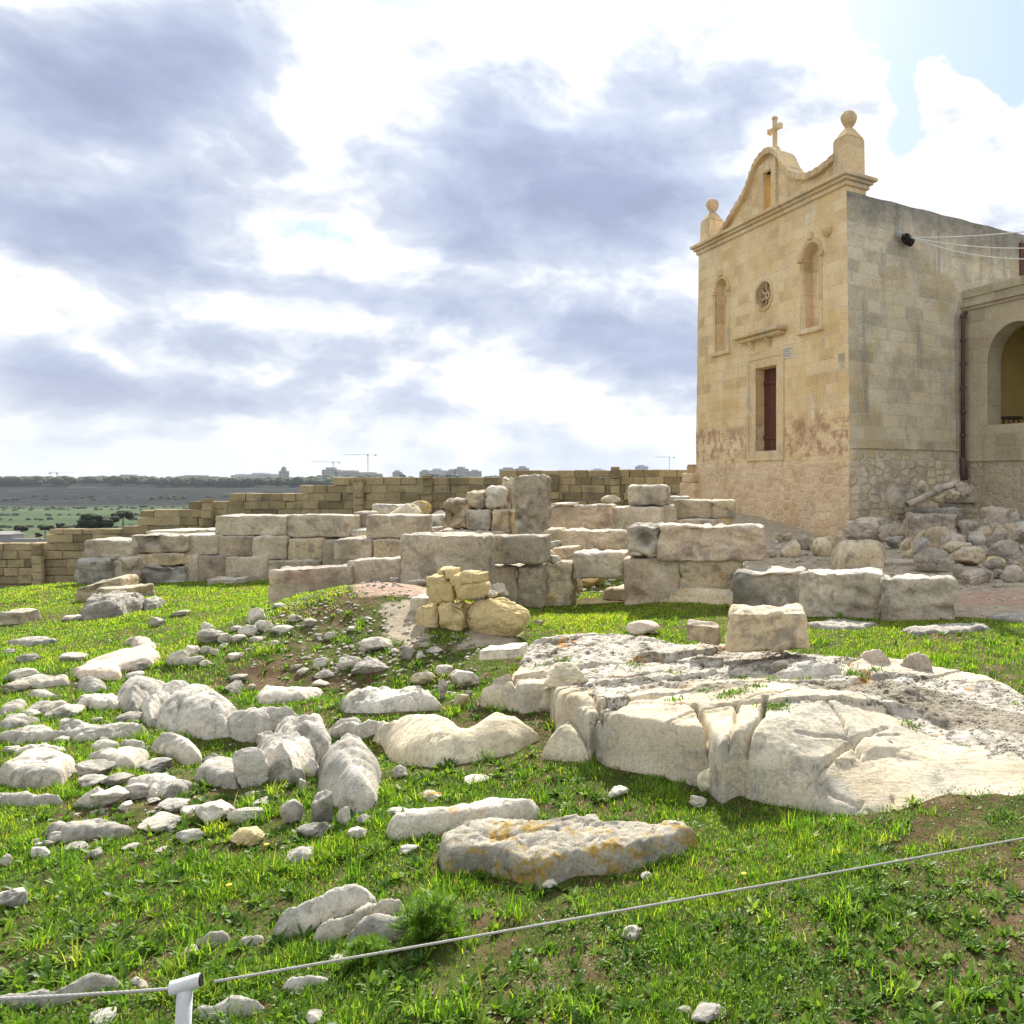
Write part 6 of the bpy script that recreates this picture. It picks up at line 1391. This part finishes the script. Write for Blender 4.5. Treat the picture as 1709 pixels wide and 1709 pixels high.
        for k in range(0, NS, 3): mb.tube([(0, 0, -.01), tuple(tip[k]*.5+np.array([0, 0, .015])), tuple(tip[k])], [.003, .002, .001], 4)
        mb.build('stems', MATS['fennel_leaf'], t)
    feathery('fluffy bright green fennel like bush above the wire', 715, 1572, .155, .16, 260, 3)
    feathery('smaller feathery green plant below the wire', 610, 1608, .10, .06, 110, 4)
    # few tiny yellow flowers
    fl = MB(); 
    for (u, v) in [(443,1430),(380,1500),(1240,1480)]:
        x, y, z = hit(u, v)
        o = MB().tube([(0, 0, 0), (.004, 0, .05)], .0012, 5).lathe([(.001, .048), (.009, .052), (.010, .055), (.004, .057)], (.004, 0, 0), 9).build('yellow_flower', MATS['yellow_petal'], None, loc=(x, y, z))
        tag(o, {443: 'tiny yellow flower near the stone with the yellow lichened top', 380: 'tiny yellow flower in the left near grass', 1240: 'tiny yellow flower in the grass near the wire at right'}[u], 'flower')
plain('yellow_petal', (.75,.50,.02), .6, bump=0)
build_grass()
def gravel():
    # chips and small rubble strewn on the mound, the yard and among the grass
    rs = np.random.RandomState(44); ps = []
    def zone(poly, n, r0, r1):
        q = np.array(gpoly(poly)); k = 0
        while k < n:
            x, y = rs.uniform(q[:, 0].min(), q[:, 0].max(), 400), rs.uniform(q[:, 1].min(), q[:, 1].max(), 400); ok = in_poly(x, y, q)
            for a, b in zip(x[ok], y[ok]):
                ps.append((a, b, r0+(r1-r0)*rs.rand()**2.5)); k += 1
                if k >= n: break
    zone([(470,1000),(700,990),(720,1090),(560,1130),(400,1120)], 900, .008, .05)
    zone([(560,1080),(800,1060),(790,1180),(560,1160)], 500, .008, .05)
    zone([(1180,905),(1700,890),(1760,1035),(1600,1040),(1290,960)], 900, .012, .07)
    zone([(560,905),(1240,880),(1240,960),(900,990),(560,960)], 500, .012, .07)
    zone([(0,1140),(350,1120),(560,1300),(500,1420),(0,1420)], 500, .006, .028)
    zone([(0,1420),(1709,1400),(1709,1709),(0,1709)], 900, .003, .012)
    zone([(1180,1380),(1709,1360),(1709,1709),(1000,1709)], 900, .003, .010)
    zone([(560,900),(1240,880),(1240,960),(900,1000),(560,960)], 260, .05, .16)
    zone([(1290,900),(1709,880),(1709,970),(1320,950)], 200, .05, .18)
    zone([(1230,1120),(1709,1160),(1709,1290),(1500,1230)], 900, .004, .022)
    zone([(900,1070),(1300,1090),(1300,1190),(950,1180)], 400, .004, .02)
    V0, F0 = ICO[2]; shapes = []
    for k in range(14):
        V, _ = rock_shape(2, 1.6, 1.1, 900+k, 9, .5, .05, 2); shapes.append(V)
    Vs, Fs = [], []; n0 = 0; Fb = np.array(F0)
    px = np.array([p[0] for p in ps]); py = np.array([p[1] for p in ps]); pz = gz(px, py)
    for i, (x, y, r) in enumerate(ps):
        a = rs.uniform(0, 6.28); c, s = math.cos(a), math.sin(a); q = shapes[i % 14]*r*.5; z = pz[i]+r*.12
        if in_poly(np.array([x]), np.array([y]), BED)[0]: z += BEDH(x, y)
        Vs.append(np.stack([q[:, 0]*c-q[:, 1]*s+x, q[:, 0]*s+q[:, 1]*c+y, q[:, 2]+z], 1)); Fs.append(Fb+n0); n0 += len(q)
    V = np.vstack(Vs); Fc = np.vstack(Fs); me = np_mesh('gravel', V, Fc.ravel(), np.arange(len(Fc))*3, MATS['limestone_pale'], True)
    o = bpy.data.objects.new('gravel', me); COL.objects.link(o); tag(o, kind='stuff')
gravel()
# ---------------------------------------------------------------- far side of the valley, trees, houses, cranes
def vz(x, y): return float(valley_z(np.array([float(x)]), np.array([float(y)]))[0])
def lump_mesh(centres, radii, sub, seed, squash=.8, amp=.35):
    V0, F0 = ICO[sub] if sub in ICO else _ico(sub); Vs = []; Fs = []; n = 0
    for k, (c, r) in enumerate(zip(centres, radii)):
        q = V0*(1+amp*fbm(V0*2.3+k*3.1+seed, 3))[:, None]*np.array([r, r, r*squash])+np.array(c); Vs.append(q); Fs += [[i+n for i in f] for f in F0]; n += len(q)
    return np.vstack(Vs), Fs
def far_things():
    rn = random.Random(21); s2 = _ico(2); ICO[2] = s2
    # belt of pine trees along the ridge top: one wood
    cs, rs = [], []
    for i in range(2600):
        a = rn.uniform(-1.15, .35); y = rn.choice([1425, 1460, 1500, 1620, 1800])+rn.uniform(-15, 15)
        u = CXP+a*FPX
        if rn.random() > .25+.75*max(0, perlin(np.array([[a*9, y*.004, 3.3]]))[0]+.55): continue
        x = a*y; r = rn.uniform(4.5, 11); cs.append((x, y, vz(x, y)+r*.6)); rs.append(r)
    for i in range(500):   # scrub on the slope and hedge lines in the fields
        a = rn.uniform(-1.15, -.35); y = rn.choice([1180, 1230, 1290, 900, 1010, 760])+rn.uniform(-8, 8); x = a*y; r = rn.uniform(1.5, 3.5); cs.append((x, y, vz(x, y)+r*.4)); rs.append(r)
    V, Fc = lump_mesh(cs, rs, 2, 4)
    o = np_obj('distant_woodland', V, Fc, 'far_foliage', (0, 0, 0)); tag(o, 'dark belt of pines and scrub along the far ridge and slope', 'woodland', kind='stuff')
    # trees in the valley just beyond the wall
    for (u, v, wpx, hpx, Y, lab) in [(160,888,62,32,260,'big loose grey green tree beyond the low end of the block wall'),(36,889,24,12,300,'round dark tree in the valley at the far left'),(75,886,22,9,310,'low dark tree in the valley left of the round one near the wall'),
                                     (104,884,20,12,290,'small round dark tree just left of the big loose valley tree'),(205,872,34,20,280,'bushy tree right of the big loose valley tree'),(2,893,14,10,240,'tree cut off by the left picture edge in the valley'),(66,898,14,9,150,'small bush tree by the pale farm wall')]:
        x = (u-CXP)/FPX*Y; z = EYE-(v-HYP)/FPX*Y; zz = z; w = wpx/FPX*Y; h = hpx/FPX*Y
        t = empty('valley_tree', (x, Y, zz)); tag(t, lab, 'tree', 'trees in the valley')
        MB().tube([(0, 0, -3), (.1, 0, h*.25), (0, .1, h*.6)], [w*.035, w*.025, w*.012], 7).build('trunk', MATS['bark'], t)
        cs = [(rn.uniform(-.34, .34)*w, rn.uniform(-.3, .3)*w, h*rn.uniform(.3, .85)) for _ in range(16)]; rs = [w*rn.uniform(.11, .2) for _ in cs]
        V, Fc = lump_mesh(cs, rs, 3, u, .62, .6); np_obj('crown', V, Fc, 'far_foliage', (0, 0, 0), t)
    # houses and blocks on the skyline
    L = [(537,562,780,795,'pale square tower block beside the left crane on the skyline'),(560,600,785,796,'low pale building right of the tower block'),(600,630,788,797,'flat pale building under the tall crane'),(385,415,791,797,'long white roofed shed on the ridge'),
         (410,450,789,797,'grey flat roofed building right of the white shed'),(465,478,783,795,'small domed church on the ridge'),(190,225,792,799,'small grey house among the ridge pines'),(293,345,793,800,'low long farmhouse on the ridge'),
         (655,668,785,795,'narrow house left of the pale skyline town'),(700,716,784,794,'square house at the left of the skyline town'),(716,740,782,794,'widest white block of the skyline town'),(745,760,783,793,'stepped house in the middle of the skyline town'),(758,778,779,792,'tallest house of the skyline town'),
         (782,800,784,792,'low house at the right of the skyline town'),(833,860,780,790,'long pale house behind the wall right of the town'),(862,880,778,790,'taller pale house right of the long one'),(985,1010,782,790,'white house below the wooded hill'),(1060,1080,776,784,'white house high on the wooded hill')]
    for i, (u0, u1, v0, v1, lab) in enumerate(L):
        Y = 1560.0 if u0 < 500 else 1900.0; Y = 1440.0 if u0 == 385 else Y
        x0, x1 = (u0-CXP)/FPX*Y, (u1-CXP)/FPX*Y; z0, z1 = EYE-(v1+3-HYP)/FPX*Y, EYE-(v0-HYP)/FPX*Y; w = x1-x0; h = z1-z0
        t = empty('skyline_house', ((x0+x1)/2, Y, z0)); tag(t, lab, 'building', 'buildings on the skyline')
        wall = MATS['far_white'] if 'white' in lab else MATS['far_plaster']
        m = MB().box(-w/2, w/2, 0, w*.6, -14, h*.8); m.box(-w*.3, w*.22, w*.1, w*.5, h*.8, h)
        if 'domed' in lab: m.lathe([(w*.28, 0), (w*.27, h*.15), (w*.15, h*.3), (.02, h*.36)], (0, w*.3, h), 12)
        m.build('walls', wall, t)
        nw = max(2, int(w/6)); nf = max(1, int(h*.8/5))
        for f in range(nf):
            for k in range(nw):
                xx = -w/2+(k+.5)*w/nw; zz = h*.8*(f+.5)/nf; MB().box(xx-.8, xx+.8, -.15, .1, zz-.9, zz+.9).build('window', MATS['far_window'], t)
    # tower cranes
    for (um, vt, vb, j0, j1, vj, Y, lab) in [(556,770,796,516,566,771,1700,'tower crane left of the tall one with its jib to the left'),(614,757,792,573,627,759,1700,'tallest tower crane on the skyline with a long jib'),(95,788,797,83,125,789,1700,'small tower crane far left above the ridge pines'),(1117,763,775,1090,1125,763,1900,'small tower crane over the wooded hill by the chapel')]:
        x = (um-CXP)/FPX*Y; b = EYE-(vb+6-HYP)/FPX*Y; zt = EYE-(vt-HYP)/FPX*Y-b; zj = EYE-(vj-HYP)/FPX*Y-b; t = empty('tower_crane', (x, Y, b)); tag(t, lab, 'crane', 'tower cranes on the skyline')
        a, c = (j0-um)/FPX*Y, (j1-um)/FPX*Y
        m = MB()
        for sx_ in (-.8, .8):
            for sy_ in (-.8, .8): m.tube([(sx_, sy_, -5), (sx_, sy_, zt)], .13, 5)
        n = int(zt/3)
        for k in range(n): m.tube([(-.8, -.8, k*3), (.8, -.8, k*3+3)], .12, 4); m.tube([(.8, .8, k*3), (-.8, .8, k*3+3)], .12, 4)
        m.build('mast', MATS['crane_paint'], t)
        m = MB().tube([(a, 0, zj), (c, 0, zj)], .24, 5).tube([(a, 0, zj+.2), (0, 0, zj+1.6)], .2, 4)
        m.build('jib', MATS['crane_paint'], t)
        e = c if abs(c) < abs(a) else a
        MB().box(e-1.6, e+1.6, -1, 1, zj-2.6, zj).build('counterweight', MATS['far_plaster'], t)
        MB().tube([(0, 0, zt+2.5), (e, 0, zj+.3)], .12, 4).build('tie_rod', MATS['crane_paint'], t)
        MB().box(-1.3, 1.3, -1.3, 1.3, zj-2.6, zj-.4).build('cab', MATS['far_plaster'], t)
    # pale farm wall and greenhouse in the valley at far left
    Y = 170.0
    for (u0, u1, v0, v1, lab, nm) in [(18,72,899,908,'long pale farm wall just beyond the boundary wall','farm_wall'),(-14,18,892,906,'small grey farm hut at the left picture edge','farm_hut')]:
        x0, x1 = (u0-CXP)/FPX*Y, (u1-CXP)/FPX*Y; z0, z1 = EYE-(v1-HYP)/FPX*Y, EYE-(v0-HYP)/FPX*Y
        m = MB().box(0, x1-x0, 0, .6 if 'wall' in nm else 3, -5, z1-z0)
        if 'hut' in nm: m.hexa([(-.2, -.2, z1-z0), (x1-x0+.2, -.2, z1-z0), (x1-x0+.2, 3.2, z1-z0), (-.2, 3.2, z1-z0)], [(.2, 1.3, z1-z0+.6), (x1-x0-.2, 1.3, z1-z0+.6), (x1-x0-.2, 1.7, z1-z0+.6), (.2, 1.7, z1-z0+.6)])
        o = m.build(nm, MATS['far_plaster'], None, loc=(x0, Y, z0)); tag(o, lab, 'farm wall' if 'wall' in nm else 'hut')
far_things()
# ---------------------------------------------------------------- wire rope barrier
def rope_barrier():
    A = at(326, 1644, 1.75); B = at(1709, 1396, 2.55); C = A+(B-A)*1.5
    x, y = A.x, A.y; g = float(gz(np.array([x]), np.array([y]))[0])
    t = empty('barrier_post', (x-.015, y, g)); tag(t, 'grey painted metal post with a short cross tube that carries the wire rope', 'post')
    top = A.z-g
    MB().tube([(-.05, .01, -.25), (-.008, 0, top-.008)], .0150, 24).build('post_tube', MATS['white_paint'], t, smooth=True)
    d = (B-A).normalized(); d2 = Vector((d.x, d.y, .12)).normalized()
    c = Vector((-.012, 0, top)); MB().tube([c-d2*.024, c-d2*.023, c+d2*.031, c+d2*.032], [.0135, .0150, .0150, .0135], 24).build('cross_tube', MATS['white_paint'], t, smooth=False)
    MB().tube([c+d2*.0325, c+d2*.0350], .0125, 20).build('rubber_grommet', MATS['black_rubber'], t)
    lp = at(-10, 1661, 1.62); L = A+(lp-A)*1.6
    for P_, Q_, lab in ((A+d*.035, C, 'thin grey wire rope running from the post up to the right'), (L, A-d*.03, 'thin grey wire rope running from the left edge to the post')):
        n = 260; D = Q_-P_; ln = D.length; dd = D.normalized(); e1 = dd.cross(Vector((0, 0, 1))).normalized(); e2 = dd.cross(e1); m = MB()
        for s_ in range(5):   # twisted strands
            pts = []
            for i in range(n+1):
                q = i/n; a = 2*math.pi*(q*ln/.05+s_/5); sag = -.006*4*q*(1-q)
                pts.append(D*q+Vector((0, 0, sag))+(e1*math.cos(a)+e2*math.sin(a))*.0019)
            m.tube(pts, .0018, 5)
        o = m.build('wire_rope', MATS['rope_steel'], None, loc=P_, smooth=True); tag(o, lab, 'wire rope')
rope_barrier()

# ---------------------------------------------------------------- air between here and the far ridge
def haze():
    m = bpy.data.materials.new('haze_air'); m.use_nodes = True; t = NT(m.node_tree); t.n.clear()
    v = t.node('ShaderNodeVolumePrincipled'); v.inputs['Color'].default_value = (.78, .86, 1.0, 1); v.inputs['Density'].default_value = 5e-5; v.inputs['Anisotropy'].default_value = .2
    o_ = t.node('ShaderNodeOutputMaterial'); t.l.new(v.outputs[0], o_.inputs['Volume'])
    mb = MB().box(-8300, 5800, -60, 4300, -75, 95); o = mb.build('haze', m); tag(o, kind='stuff')
haze()
